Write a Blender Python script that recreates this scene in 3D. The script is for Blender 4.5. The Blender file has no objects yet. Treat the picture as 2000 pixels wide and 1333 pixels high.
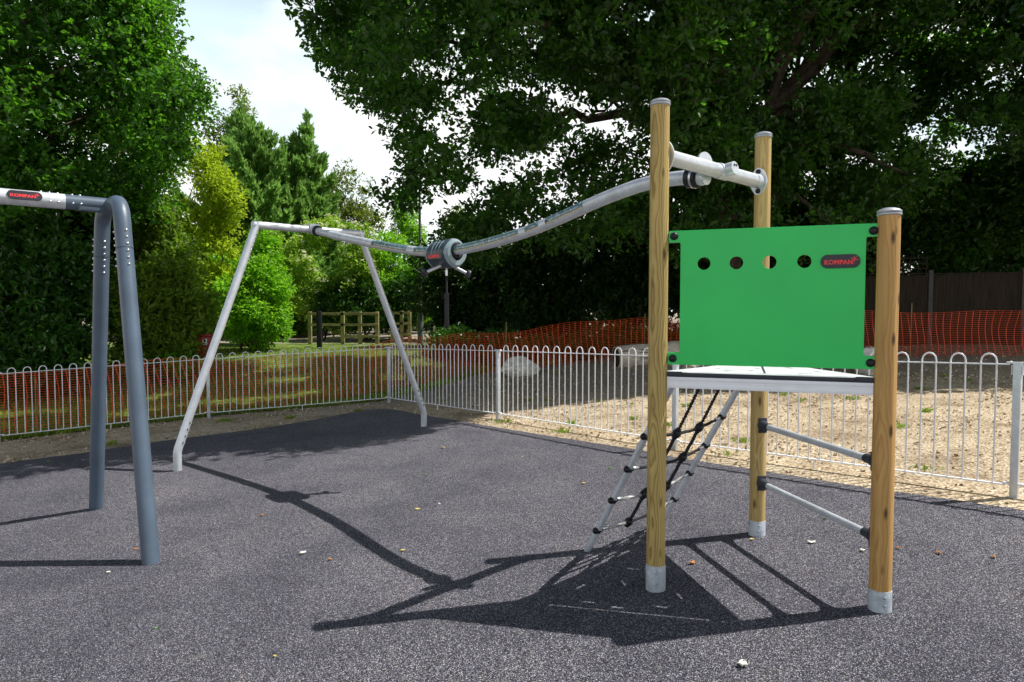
import bpy, bmesh, math, random
import numpy as np
from mathutils import Vector, Matrix

random.seed(7)
SC = bpy.context.scene
COL = SC.collection
R = math.radians

# ------------------------------------------------------------------ camera, sky, sun, exposure
cam_data = bpy.data.cameras.new("camera")
cam = bpy.data.objects.new("camera", cam_data)
COL.objects.link(cam)
cam.location = (0, 0, 1.6)
cam.rotation_euler = (R(90 - 2.6), 0, 0)
cam_data.lens = 24.0
cam_data.sensor_width = 36.0
cam_data.clip_end = 600
SC.camera = cam

SUN = Vector((.988 * math.cos(R(56.8)), .153 * math.cos(R(56.8)), math.sin(R(56.8))))
world = bpy.data.worlds.new("World")
SC.world = world
world.use_nodes = True
wn, wl = world.node_tree.nodes, world.node_tree.links
wn.clear()
w_out = wn.new("ShaderNodeOutputWorld")
w_bg = wn.new("ShaderNodeBackground")
w_sky = wn.new("ShaderNodeTexSky")
w_sky.sky_type = 'NISHITA'
w_sky.sun_disc = False
w_sky.sun_elevation = R(56.8)
w_sky.sun_rotation = R(81.2)
w_bg.inputs["Strength"].default_value = 0.062
# fair weather cloud round the lower sky; added behind the camera as fill light
w_co = wn.new("ShaderNodeTexCoord")
w_map = wn.new("ShaderNodeMapping")
w_map.inputs["Scale"].default_value = (1.6, 1.6, 3.4)
w_map.inputs["Location"].default_value = (.9, .4, .62)
w_noise = wn.new("ShaderNodeTexNoise")
w_noise.inputs["Scale"].default_value = 1.5
w_noise.inputs["Detail"].default_value = 6
w_noise.inputs["Roughness"].default_value = .55
w_sep = wn.new("ShaderNodeSeparateXYZ")
w_band = wn.new("ShaderNodeMapRange")          # cloud thins out towards the zenith
w_band.inputs["From Min"].default_value = .30
w_band.inputs["From Max"].default_value = .66
w_band.inputs["To Min"].default_value = .14
w_band.inputs["To Max"].default_value = -.42
w_add = wn.new("ShaderNodeMath"); w_add.operation = 'ADD'
w_ramp = wn.new("ShaderNodeMapRange")
w_ramp.inputs["From Min"].default_value = .46
w_ramp.inputs["From Max"].default_value = .60
w_mix = wn.new("ShaderNodeMix"); w_mix.data_type = 'RGBA'
w_mix.inputs[7].default_value = (15.6, 15.8, 15.8, 1)
wl.new(w_co.outputs["Generated"], w_map.inputs[0])
wl.new(w_map.outputs[0], w_noise.inputs["Vector"])
wl.new(w_co.outputs["Generated"], w_sep.inputs[0])
wl.new(w_sep.outputs["Z"], w_band.inputs["Value"])
wl.new(w_noise.outputs["Fac"], w_add.inputs[0])
wl.new(w_band.outputs[0], w_add.inputs[1])
wl.new(w_add.outputs[0], w_ramp.inputs["Value"])
w_haze = wn.new("ShaderNodeMapRange")          # pale hazy air low in the sky
w_haze.inputs["From Min"].default_value = .36
w_haze.inputs["From Max"].default_value = .52
w_haze.inputs["To Min"].default_value = .92
w_haze.inputs["To Max"].default_value = 0.
wl.new(w_sep.outputs["Z"], w_haze.inputs["Value"])
w_air = wn.new("ShaderNodeMix"); w_air.data_type = 'RGBA'
w_air.inputs[7].default_value = (11.2, 13.9, 14.9, 1)
wl.new(w_haze.outputs[0], w_air.inputs[0]); wl.new(w_sky.outputs[0], w_air.inputs[6])
wl.new(w_ramp.outputs[0], w_mix.inputs[0])
wl.new(w_air.outputs[2], w_mix.inputs[6])
wl.new(w_mix.outputs[2], w_bg.inputs["Color"])
wl.new(w_bg.outputs[0], w_out.inputs["Surface"])

sun_data = bpy.data.lights.new("sun", 'SUN')
sun_data.energy = 5.0
sun_data.angle = R(.42)
sun_data.color = (1, .965, .91)
sun = bpy.data.objects.new("sun", sun_data)
COL.objects.link(sun)
sun.location = SUN * 40
sun.rotation_euler = (-SUN).to_track_quat('-Z', 'Y').to_euler()

SC.view_settings.view_transform = 'Standard'
SC.view_settings.look = 'None'
SC.view_settings.exposure = 0.32
SC.view_settings.gamma = 1.0
SC.render.engine = 'CYCLES'
SC.cycles.max_bounces = 6
SC.cycles.transparent_max_bounces = 8
SC.cycles.use_denoising = True


# ------------------------------------------------------------------ ground heights
def smooth(a, b, v):
    t = np.clip((v - a) / (b - a), 0, 1)
    return t * t * (3 - 2 * t)


def gz(x, y):
    """the ground: falls gently to the left, rises a little at the back"""
    x = np.asarray(x, float); y = np.asarray(y, float)
    base = .047 * 12 * np.tanh(x / 12)
    base = np.where(np.abs(x) < 8, .047 * x, np.sign(x) * (.376 + .188 * np.tanh((np.abs(x) - 8) / 4)))
    left = smooth(13.5, 22, y) * (.28 - .047 * np.clip(x, -12, 0)) * smooth(1, -3, x)
    right = smooth(12, 17.5, y) * .22 * smooth(-2, 3, x)
    far = smooth(20, 34, y) * .15
    return base + left + right + far


def g(x, y):
    return float(gz(x, y))


# ------------------------------------------------------------------ materials
def new_mat(name):
    m = bpy.data.materials.new(name)
    m.use_nodes = True
    nt = m.node_tree
    b = nt.nodes["Principled BSDF"]
    return m, nt, b


def N(nt, t, **kw):
    n = nt.nodes.new(t)
    for k, v in kw.items():
        setattr(n, k, v)
    return n


def ramp(nt, stops):
    n = nt.nodes.new("ShaderNodeValToRGB")
    e = n.color_ramp.elements
    while len(e) < len(stops):
        e.new(.5)
    for i, (p, c) in enumerate(stops):
        e[i].position = p
        e[i].color = (*c, 1) if len(c) == 3 else c
    return n


def surf(name, base, rough=.5, metal=0., var=.15, scale=6., bump=0., bscale=60., spec=.5, stretch=(1, 1, 1), dirt=None):
    """plain surface with soft value variation, optional bump and grime"""
    m, nt, b = new_mat(name)
    L = nt.links
    tc = N(nt, "ShaderNodeTexCoord"); mp = N(nt, "ShaderNodeMapping")
    mp.inputs["Scale"].default_value = stretch
    L.new(tc.outputs["Object"], mp.inputs[0])
    no = N(nt, "ShaderNodeTexNoise"); no.inputs["Scale"].default_value = scale; no.inputs["Detail"].default_value = 6
    L.new(mp.outputs[0], no.inputs["Vector"])
    lo = tuple(max(0, c * (1 - var)) for c in base); hi = tuple(min(1, c * (1 + var)) for c in base)
    rp = ramp(nt, [(.3, lo), (.7, hi)])
    L.new(no.outputs["Fac"], rp.inputs[0])
    out = rp.outputs[0]
    if dirt:
        n2 = N(nt, "ShaderNodeTexNoise"); n2.inputs["Scale"].default_value = dirt[1]; n2.inputs["Detail"].default_value = 8
        L.new(mp.outputs[0], n2.inputs["Vector"])
        r2 = ramp(nt, [(dirt[2], (0, 0, 0)), (dirt[2] + .12, (1, 1, 1))])
        L.new(n2.outputs["Fac"], r2.inputs[0])
        mx = N(nt, "ShaderNodeMix", data_type='RGBA')
        mx.inputs[7].default_value = (*dirt[0], 1)
        L.new(r2.outputs[0], mx.inputs[0]); L.new(out, mx.inputs[6])
        out = mx.outputs[2]
    L.new(out, b.inputs["Base Color"])
    b.inputs["Roughness"].default_value = rough
    b.inputs["Metallic"].default_value = metal
    b.inputs["Specular IOR Level"].default_value = spec
    if bump:
        nb = N(nt, "ShaderNodeTexNoise"); nb.inputs["Scale"].default_value = bscale; nb.inputs["Detail"].default_value = 4
        L.new(mp.outputs[0], nb.inputs["Vector"])
        bp = N(nt, "ShaderNodeBump"); bp.inputs["Strength"].default_value = bump; bp.inputs["Distance"].default_value = .01
        L.new(nb.outputs["Fac"], bp.inputs["Height"]); L.new(bp.outputs[0], b.inputs["Normal"])
    return m


def galv(name, base=(.62, .66, .70), rough=.34, metal=.42, dark=.18):
    """hot dip galvanised steel: spangle and dull streaks"""
    m, nt, b = new_mat(name)
    L = nt.links
    tc = N(nt, "ShaderNodeTexCoord")
    vo = N(nt, "ShaderNodeTexVoronoi"); vo.inputs["Scale"].default_value = 60
    no = N(nt, "ShaderNodeTexNoise"); no.inputs["Scale"].default_value = 9; no.inputs["Detail"].default_value = 8
    L.new(tc.outputs["Object"], vo.inputs["Vector"]); L.new(tc.outputs["Object"], no.inputs["Vector"])
    ad = N(nt, "ShaderNodeMix", data_type='RGBA'); ad.inputs[0].default_value = .16
    L.new(no.outputs["Color"], ad.inputs[6]); L.new(vo.outputs["Color"], ad.inputs[7])
    bw = N(nt, "ShaderNodeRGBToBW"); L.new(ad.outputs[2], bw.inputs[0])
    lo = tuple(c * (1 - dark) for c in base); hi = tuple(min(1, c * (1 + dark * .6)) for c in base)
    rp = ramp(nt, [(.32, lo), (.68, hi)]); L.new(bw.outputs[0], rp.inputs[0])
    L.new(rp.outputs[0], b.inputs["Base Color"])
    rr = N(nt, "ShaderNodeMapRange"); rr.inputs["To Min"].default_value = rough - .08; rr.inputs["To Max"].default_value = rough + .15
    L.new(bw.outputs[0], rr.inputs["Value"]); L.new(rr.outputs[0], b.inputs["Roughness"])
    b.inputs["Metallic"].default_value = metal
    return m


def wood(name, light, dark, knot, pith=(.03, .015), freq=150., knots=.0):
    """turned softwood post: growth rings cut lengthwise, knots, checks"""
    m, nt, b = new_mat(name)
    L = nt.links
    tc = N(nt, "ShaderNodeTexCoord")
    # slow wander of the pith along the post
    mp = N(nt, "ShaderNodeMapping"); mp.inputs["Scale"].default_value = (3, 3, 1.1)
    L.new(tc.outputs["Object"], mp.inputs[0])
    wn_ = N(nt, "ShaderNodeTexNoise"); wn_.inputs["Scale"].default_value = 1.6; wn_.inputs["Detail"].default_value = 3
    L.new(mp.outputs[0], wn_.inputs["Vector"])
    sc = N(nt, "ShaderNodeVectorMath", operation='SCALE'); sc.inputs[3].default_value = .13
    L.new(wn_.outputs["Color"], sc.inputs[0])
    ad = N(nt, "ShaderNodeVectorMath", operation='ADD'); L.new(tc.outputs["Object"], ad.inputs[0]); L.new(sc.outputs[0], ad.inputs[1])
    ad2 = N(nt, "ShaderNodeVectorMath", operation='ADD'); ad2.inputs[1].default_value = (pith[0], pith[1], 0); L.new(ad.outputs[0], ad2.inputs[0])
    fl = N(nt, "ShaderNodeVectorMath", operation='MULTIPLY'); fl.inputs[1].default_value = (1, 1, 0.02); L.new(ad2.outputs[0], fl.inputs[0])
    ln = N(nt, "ShaderNodeVectorMath", operation='LENGTH'); L.new(fl.outputs[0], ln.inputs[0])
    mu = N(nt, "ShaderNodeMath", operation='MULTIPLY'); mu.inputs[1].default_value = freq; L.new(ln.outputs["Value"], mu.inputs[0])
    fr = N(nt, "ShaderNodeMath", operation='FRACT'); L.new(mu.outputs[0], fr.inputs[0])
    rp = ramp(nt, [(0, dark), (.22, light), (.55, tuple(c * .92 for c in light)), (.86, tuple((a + b_) / 2 for a, b_ in zip(light, dark))), (1, dark)])
    L.new(fr.outputs[0], rp.inputs[0])
    # long stains
    m2 = N(nt, "ShaderNodeMapping"); m2.inputs["Scale"].default_value = (26, 26, .9); L.new(tc.outputs["Object"], m2.inputs[0])
    st = N(nt, "ShaderNodeTexNoise"); st.inputs["Scale"].default_value = 1; st.inputs["Detail"].default_value = 5; L.new(m2.outputs[0], st.inputs["Vector"])
    sr = ramp(nt, [(.3, (.72, .70, .62)), (.65, (1.06, 1.04, 1.0))]); L.new(st.outputs["Fac"], sr.inputs[0])
    mm = N(nt, "ShaderNodeMix", data_type='RGBA', blend_type='MULTIPLY'); mm.inputs[0].default_value = 1
    L.new(rp.outputs[0], mm.inputs[6]); L.new(sr.outputs[0], mm.inputs[7])
    # knots
    m3 = N(nt, "ShaderNodeMapping"); m3.inputs["Scale"].default_value = (13, 13, 4.2); m3.inputs["Location"].default_value = (knots, .3, .2)
    L.new(tc.outputs["Object"], m3.inputs[0])
    vo = N(nt, "ShaderNodeTexVoronoi"); vo.inputs["Scale"].default_value = 1.0; L.new(m3.outputs[0], vo.inputs["Vector"])
    vr = ramp(nt, [(.07, (1, 1, 1)), (.18, (0, 0, 0))]); L.new(vo.outputs["Distance"], vr.inputs[0])
    km = N(nt, "ShaderNodeMix", data_type='RGBA'); km.inputs[7].default_value = (*knot, 1)
    L.new(vr.outputs[0], km.inputs[0]); L.new(mm.outputs[2], km.inputs[6])
    L.new(km.outputs[2], b.inputs["Base Color"])
    b.inputs["Roughness"].default_value = .62
    b.inputs["Specular IOR Level"].default_value = .35
    bp = N(nt, "ShaderNodeBump"); bp.inputs["Strength"].default_value = .25; bp.inputs["Distance"].default_value = .002
    L.new(fr.outputs[0], bp.inputs["Height"]); L.new(bp.outputs[0], b.inputs["Normal"])
    return m


def rubber_mat():
    m, nt, b = new_mat("wet_pour_rubber")
    L = nt.links
    tc = N(nt, "ShaderNodeTexCoord")
    vo = N(nt, "ShaderNodeTexVoronoi"); vo.inputs["Scale"].default_value = 250; vo.inputs["Randomness"].default_value = 1
    L.new(tc.outputs["Object"], vo.inputs["Vector"])
    bw = N(nt, "ShaderNodeSeparateColor"); L.new(vo.outputs["Color"], bw.inputs[0])
    rp = ramp(nt, [(0, (.012, .012, .016)), (.40, (.042, .042, .053)), (.69, (.108, .107, .130)), (.91, (.265, .263, .30)), (1, (.66, .65, .68))])
    L.new(bw.outputs[0], rp.inputs[0])
    tint = ramp(nt, [(0, (.93, .96, 1.08)), (.5, (1, 1, 1)), (.86, (1.05, 1.0, .93)), (1, (1.12, .95, .75))])
    L.new(bw.outputs[1], tint.inputs[0])
    mm = N(nt, "ShaderNodeMix", data_type='RGBA', blend_type='MULTIPLY'); mm.inputs[0].default_value = 1
    L.new(rp.outputs[0], mm.inputs[6]); L.new(tint.outputs[0], mm.inputs[7])
    no = N(nt, "ShaderNodeTexNoise"); no.inputs["Scale"].default_value = 1.3; no.inputs["Detail"].default_value = 7; no.inputs["Roughness"].default_value = .62
    L.new(tc.outputs["Object"], no.inputs["Vector"])
    nr = ramp(nt, [(.28, (.72, .72, .75)), (.50, (1.0, 1.0, 1.0)), (.72, (1.22, 1.19, 1.14))]); L.new(no.outputs["Fac"], nr.inputs[0])
    m2 = N(nt, "ShaderNodeMix", data_type='RGBA', blend_type='MULTIPLY'); m2.inputs[0].default_value = 1
    L.new(mm.outputs[2], m2.inputs[6]); L.new(nr.outputs[0], m2.inputs[7])
    n5 = N(nt, "ShaderNodeTexNoise"); n5.inputs["Scale"].default_value = .5; n5.inputs["Detail"].default_value = 3; n5.inputs["Distortion"].default_value = .8
    L.new(tc.outputs["Object"], n5.inputs["Vector"])
    r5 = ramp(nt, [(.32, (.84, .84, .86)), (.66, (1.12, 1.11, 1.09))]); L.new(n5.outputs["Fac"], r5.inputs[0])
    m5 = N(nt, "ShaderNodeMix", data_type='RGBA', blend_type='MULTIPLY'); m5.inputs[0].default_value = 1
    L.new(m2.outputs[2], m5.inputs[6]); L.new(r5.outputs[0], m5.inputs[7])
    m2 = m5
    # scuffs and dust
    n3 = N(nt, "ShaderNodeTexNoise"); n3.inputs["Scale"].default_value = 2.7; n3.inputs["Detail"].default_value = 9; n3.inputs["Roughness"].default_value = .7
    n3.inputs["Distortion"].default_value = 1.2
    L.new(tc.outputs["Object"], n3.inputs["Vector"])
    r3 = ramp(nt, [(.61, (0, 0, 0)), (.78, (.55, .55, .55))]); L.new(n3.outputs["Fac"], r3.inputs[0])
    m3 = N(nt, "ShaderNodeMix", data_type='RGBA'); m3.inputs[7].default_value = (.26, .24, .21, 1)
    L.new(r3.outputs[0], m3.inputs[0]); L.new(m2.outputs[2], m3.inputs[6])
    L.new(m3.outputs[2], b.inputs["Base Color"])
    b.inputs["Roughness"].default_value = .65
    b.inputs["Specular IOR Level"].default_value = .16
    bp = N(nt, "ShaderNodeBump"); bp.inputs["Strength"].default_value = .9; bp.inputs["Distance"].default_value = .005
    L.new(vo.outputs["Distance"], bp.inputs["Height"]); L.new(bp.outputs[0], b.inputs["Normal"])
    return m


def soil_mat():
    """pale dry woodchip and soil"""
    m, nt, b = new_mat("woodchip_soil")
    L = nt.links
    tc = N(nt, "ShaderNodeTexCoord")
    mp = N(nt, "ShaderNodeMapping"); mp.inputs["Scale"].default_value = (1, 1.8, 1); L.new(tc.outputs["Object"], mp.inputs[0])
    vo = N(nt, "ShaderNodeTexVoronoi"); vo.inputs["Scale"].default_value = 34; L.new(mp.outputs[0], vo.inputs["Vector"])
    sp = N(nt, "ShaderNodeSeparateColor"); L.new(vo.outputs["Color"], sp.inputs[0])
    rp = ramp(nt, [(0, (.24, .175, .105)), (.18, (.46, .36, .235)), (.55, (.61, .50, .345)), (.88, (.71, .62, .46)), (1, (.80, .73, .59))])
    L.new(sp.outputs[0], rp.inputs[0])
    no = N(nt, "ShaderNodeTexNoise"); no.inputs["Scale"].default_value = 1.1; no.inputs["Detail"].default_value = 9; no.inputs["Roughness"].default_value = .68
    L.new(tc.outputs["Object"], no.inputs["Vector"])
    nr = ramp(nt, [(.32, (.42, .36, .31)), (.48, (.86, .82, .78)), (.65, (1.08, 1.06, 1.03))]); L.new(no.outputs["Fac"], nr.inputs[0])
    mm = N(nt, "ShaderNodeMix", data_type='RGBA', blend_type='MULTIPLY'); mm.inputs[0].default_value = 1
    L.new(rp.outputs[0], mm.inputs[6]); L.new(nr.outputs[0], mm.inputs[7])
    # darker bark and leaf mould towards the trees; it also paints in some tree shade
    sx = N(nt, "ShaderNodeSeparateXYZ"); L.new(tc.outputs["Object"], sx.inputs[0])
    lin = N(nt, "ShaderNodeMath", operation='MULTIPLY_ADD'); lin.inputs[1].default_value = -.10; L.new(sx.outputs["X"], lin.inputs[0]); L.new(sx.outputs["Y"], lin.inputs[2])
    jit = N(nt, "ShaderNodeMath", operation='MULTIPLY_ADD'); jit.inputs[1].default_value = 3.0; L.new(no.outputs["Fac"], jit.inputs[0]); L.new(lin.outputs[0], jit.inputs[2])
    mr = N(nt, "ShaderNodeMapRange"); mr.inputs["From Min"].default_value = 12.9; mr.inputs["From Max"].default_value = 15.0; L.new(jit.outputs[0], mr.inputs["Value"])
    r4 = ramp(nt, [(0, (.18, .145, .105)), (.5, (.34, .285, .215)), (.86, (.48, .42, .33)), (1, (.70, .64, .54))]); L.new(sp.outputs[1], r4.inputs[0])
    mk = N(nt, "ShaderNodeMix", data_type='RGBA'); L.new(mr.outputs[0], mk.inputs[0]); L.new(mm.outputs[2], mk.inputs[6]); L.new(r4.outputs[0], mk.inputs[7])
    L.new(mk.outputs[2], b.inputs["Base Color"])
    b.inputs["Roughness"].default_value = .9
    b.inputs["Specular IOR Level"].default_value = .2
    hs = N(nt, "ShaderNodeMath", operation='ADD'); L.new(vo.outputs["Distance"], hs.inputs[0]); L.new(no.outputs["Fac"], hs.inputs[1])
    bp = N(nt, "ShaderNodeBump"); bp.inputs["Strength"].default_value = .8; bp.inputs["Distance"].default_value = .03
    L.new(hs.outputs[0], bp.inputs["Height"]); L.new(bp.outputs[0], b.inputs["Normal"])
    return m


def leaf_mat(name, base, trans, var=.45, gloss=.48, tmix=.38, spec=.28):
    m, nt, b = new_mat(name)
    L = nt.links
    ge = N(nt, "ShaderNodeNewGeometry")
    tc = N(nt, "ShaderNodeTexCoord")
    no = N(nt, "ShaderNodeTexNoise"); no.inputs["Scale"].default_value = .9; no.inputs["Detail"].default_value = 3
    L.new(tc.outputs["Object"], no.inputs["Vector"])
    ad = N(nt, "ShaderNodeMath", operation='MULTIPLY_ADD'); ad.inputs[1].default_value = .6
    L.new(ge.outputs["Random Per Island"], ad.inputs[0]); L.new(no.outputs["Fac"], ad.inputs[2])
    lo = tuple(c * (1 - var) for c in base); hi = (base[0] * (1 + var * 1.5), base[1] * (1 + var), base[2] * (1 + var * .5))
    rp = ramp(nt, [(.35, lo), (.8, base), (1.1 if False else 1.0, hi)])
    L.new(ad.outputs[0], rp.inputs[0]); L.new(rp.outputs[0], b.inputs["Base Color"])
    b.inputs["Roughness"].default_value = gloss
    b.inputs["Specular IOR Level"].default_value = spec
    tr = N(nt, "ShaderNodeBsdfTranslucent")
    tl = tuple(c * (1 - var * .7) for c in trans); th = tuple(c * (1 + var * .5) for c in trans)
    r2 = ramp(nt, [(.35, tl), (1, th)]); L.new(ad.outputs[0], r2.inputs[0]); L.new(r2.outputs[0], tr.inputs[0])
    mx = N(nt, "ShaderNodeMixShader"); mx.inputs[0].default_value = tmix
    L.new(b.outputs[0], mx.inputs[1]); L.new(tr.outputs[0], mx.inputs[2])
    L.new(mx.outputs[0], nt.nodes["Material Output"].inputs["Surface"])
    return m


M = {}
M['galv'] = galv("galvanised_steel")
M['galv_dull'] = galv("galvanised_rail", (.58, .62, .67), .40, .3, .22)
M['galv_fence'] = galv("galvanised_fence", (.80, .80, .82), .46, .04, .10)
M['cap'] = galv("cap_zinc", (.42, .44, .48), .38, .5, .2)
M['sleeve'] = galv("foot_sleeve_zinc", (.50, .55, .60), .5, .25, .42)
M['zinc'] = surf("bright_zinc", (.62, .63, .65), .28, .85, .1, 20)
M['slate'] = surf("slate_powder_coat", (.078, .112, .155), .40, .0, .14, 5, .12, 350, .5, dirt=((.15, .17, .18), 2.2, .64))
M['slate_badge'] = surf("badge_black", (.018, .018, .028), .4, 0, .2, 20)
M['red'] = surf("badge_red", (.95, .045, .05), .42, 0, .08, 20)
M['wood_olive'] = wood("post_olive_pine", (.56, .42, .155), (.29, .19, .055), (.13, .075, .02), (.040, .022), 78, .1)
M['wood_pale'] = wood("post_pale_pine", (.60, .44, .185), (.40, .265, .085), (.17, .09, .03), (-.02, .03), 88, .7)
M['wood_orange'] = wood("post_orange_pine", (.62, .375, .135), (.47, .25, .075), (.11, .06, .025), (.012, -.025), 60, .45)
M['green'] = surf("green_panel_plastic", (.018, .60, .115), .36, 0, .05, 3, .05, 500, .45)
M['black_plastic'] = surf("black_plastic", (.012, .0125, .017), .42, 0, .2, 12, spec=.3)
M['grey_plastic'] = surf("charcoal_plastic", (.030, .034, .046), .45, 0, .15, 12, spec=.35)
M['teal_plastic'] = surf("teal_grey_plastic", (.035, .058, .072), .36, 0, .12, 8, spec=.55)
M['teal_light'] = surf("pale_teal_plastic", (.25, .33, .36), .36, 0, .12, 8)
M['alu'] = surf("brushed_aluminium", (.84, .86, .90), .38, .1, .04, 12)
M['deck'] = surf("deck_laminate", (.60, .62, .65), .6, 0, .22, 9, .2, 120, dirt=((.25, .24, .22), 7, .6))
M['gap'] = surf("dark_gap", (.02, .02, .02), .8)
M['rope'] = surf("black_rope", (.014, .014, .016), .75, 0, .3, 60, .5, 300)
M['rope_bare'] = galv("bare_wire_strand", (.42, .41, .40), .5, .3, .4)
M['film'] = surf("film_painted_reflection", (.12, .205, .225), .14, .0, .55, 26, 0, 1, .9, dirt=((.42, .50, .55), 34, .57))  # teal tint paints the reflected trees into a clear film
M['film_edge'] = surf("yellowed_film_edge", (.62, .52, .30), .4, 0, .2, 30)
M['rubber'] = rubber_mat()
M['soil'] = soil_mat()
M['lawn'] = surf("lawn_soil", (.12, .17, .035), .9, 0, .5, 3, .6, 40, .2)
M['grass'] = leaf_mat("grass_blades", (.18, .27, .035), (.30, .46, .05), .4, .5, .35)
M['chips'] = surf("wood_chips", (.46, .35, .22), .85, 0, .5, 9)
M['stone'] = surf("boulder_stone", (.72, .70, .66), .85, 0, .35, 4, .7, 16, .3, dirt=((.48, .46, .42), 3, .56))
M['log'] = surf("weathered_log", (.58, .52, .44), .85, 0, .3, 4, .8, 10, .2, (1, 9, 9), dirt=((.07, .06, .05), 5, .62))
def barrier_mat():
    m, nt, b = new_mat("orange_barrier_plastic")
    b.inputs["Base Color"].default_value = (.90, .135, .045, 1); b.inputs["Roughness"].default_value = .45
    tr = N(nt, "ShaderNodeBsdfTranslucent"); tr.inputs[0].default_value = (.95, .17, .05, 1)
    mx = N(nt, "ShaderNodeMixShader"); mx.inputs[0].default_value = .3
    nt.links.new(b.outputs[0], mx.inputs[1]); nt.links.new(tr.outputs[0], mx.inputs[2])
    nt.links.new(mx.outputs[0], nt.nodes["Material Output"].inputs["Surface"])
    return m


M['orange'] = barrier_mat()
M['fence_timber'] = surf("weathered_fence_board", (.036, .027, .018), .8, 0, .35, 3, .4, 12, .2, (8, 8, .6))
M['concrete'] = surf("concrete_post", (.085, .08, .075), .85, 0, .2, 8, .4, 60)
M['rail_timber'] = surf("mossy_rail_timber", (.30, .27, .12), .8, 0, .35, 4, .4, 14, .2)
M['bin_red'] = surf("faded_red_bin", (.30, .02, .022), .5, 0, .2, 6)
M['label_white'] = surf("white_label", (.75, .75, .72), .5, 0, .05, 6)
M['pole_green'] = surf("grey_green_pole", (.10, .12, .10), .5, 0, .2, 5)
M['bark'] = surf("rough_bark", (.085, .066, .05), .9, 0, .5, 3, 1.0, 14, .2, (4, 4, .7))
M['bark_pale'] = surf("pale_bark", (.36, .28, .20), .85, 0, .4, 4, .7, 14, .2, (3, 3, .8))


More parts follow.
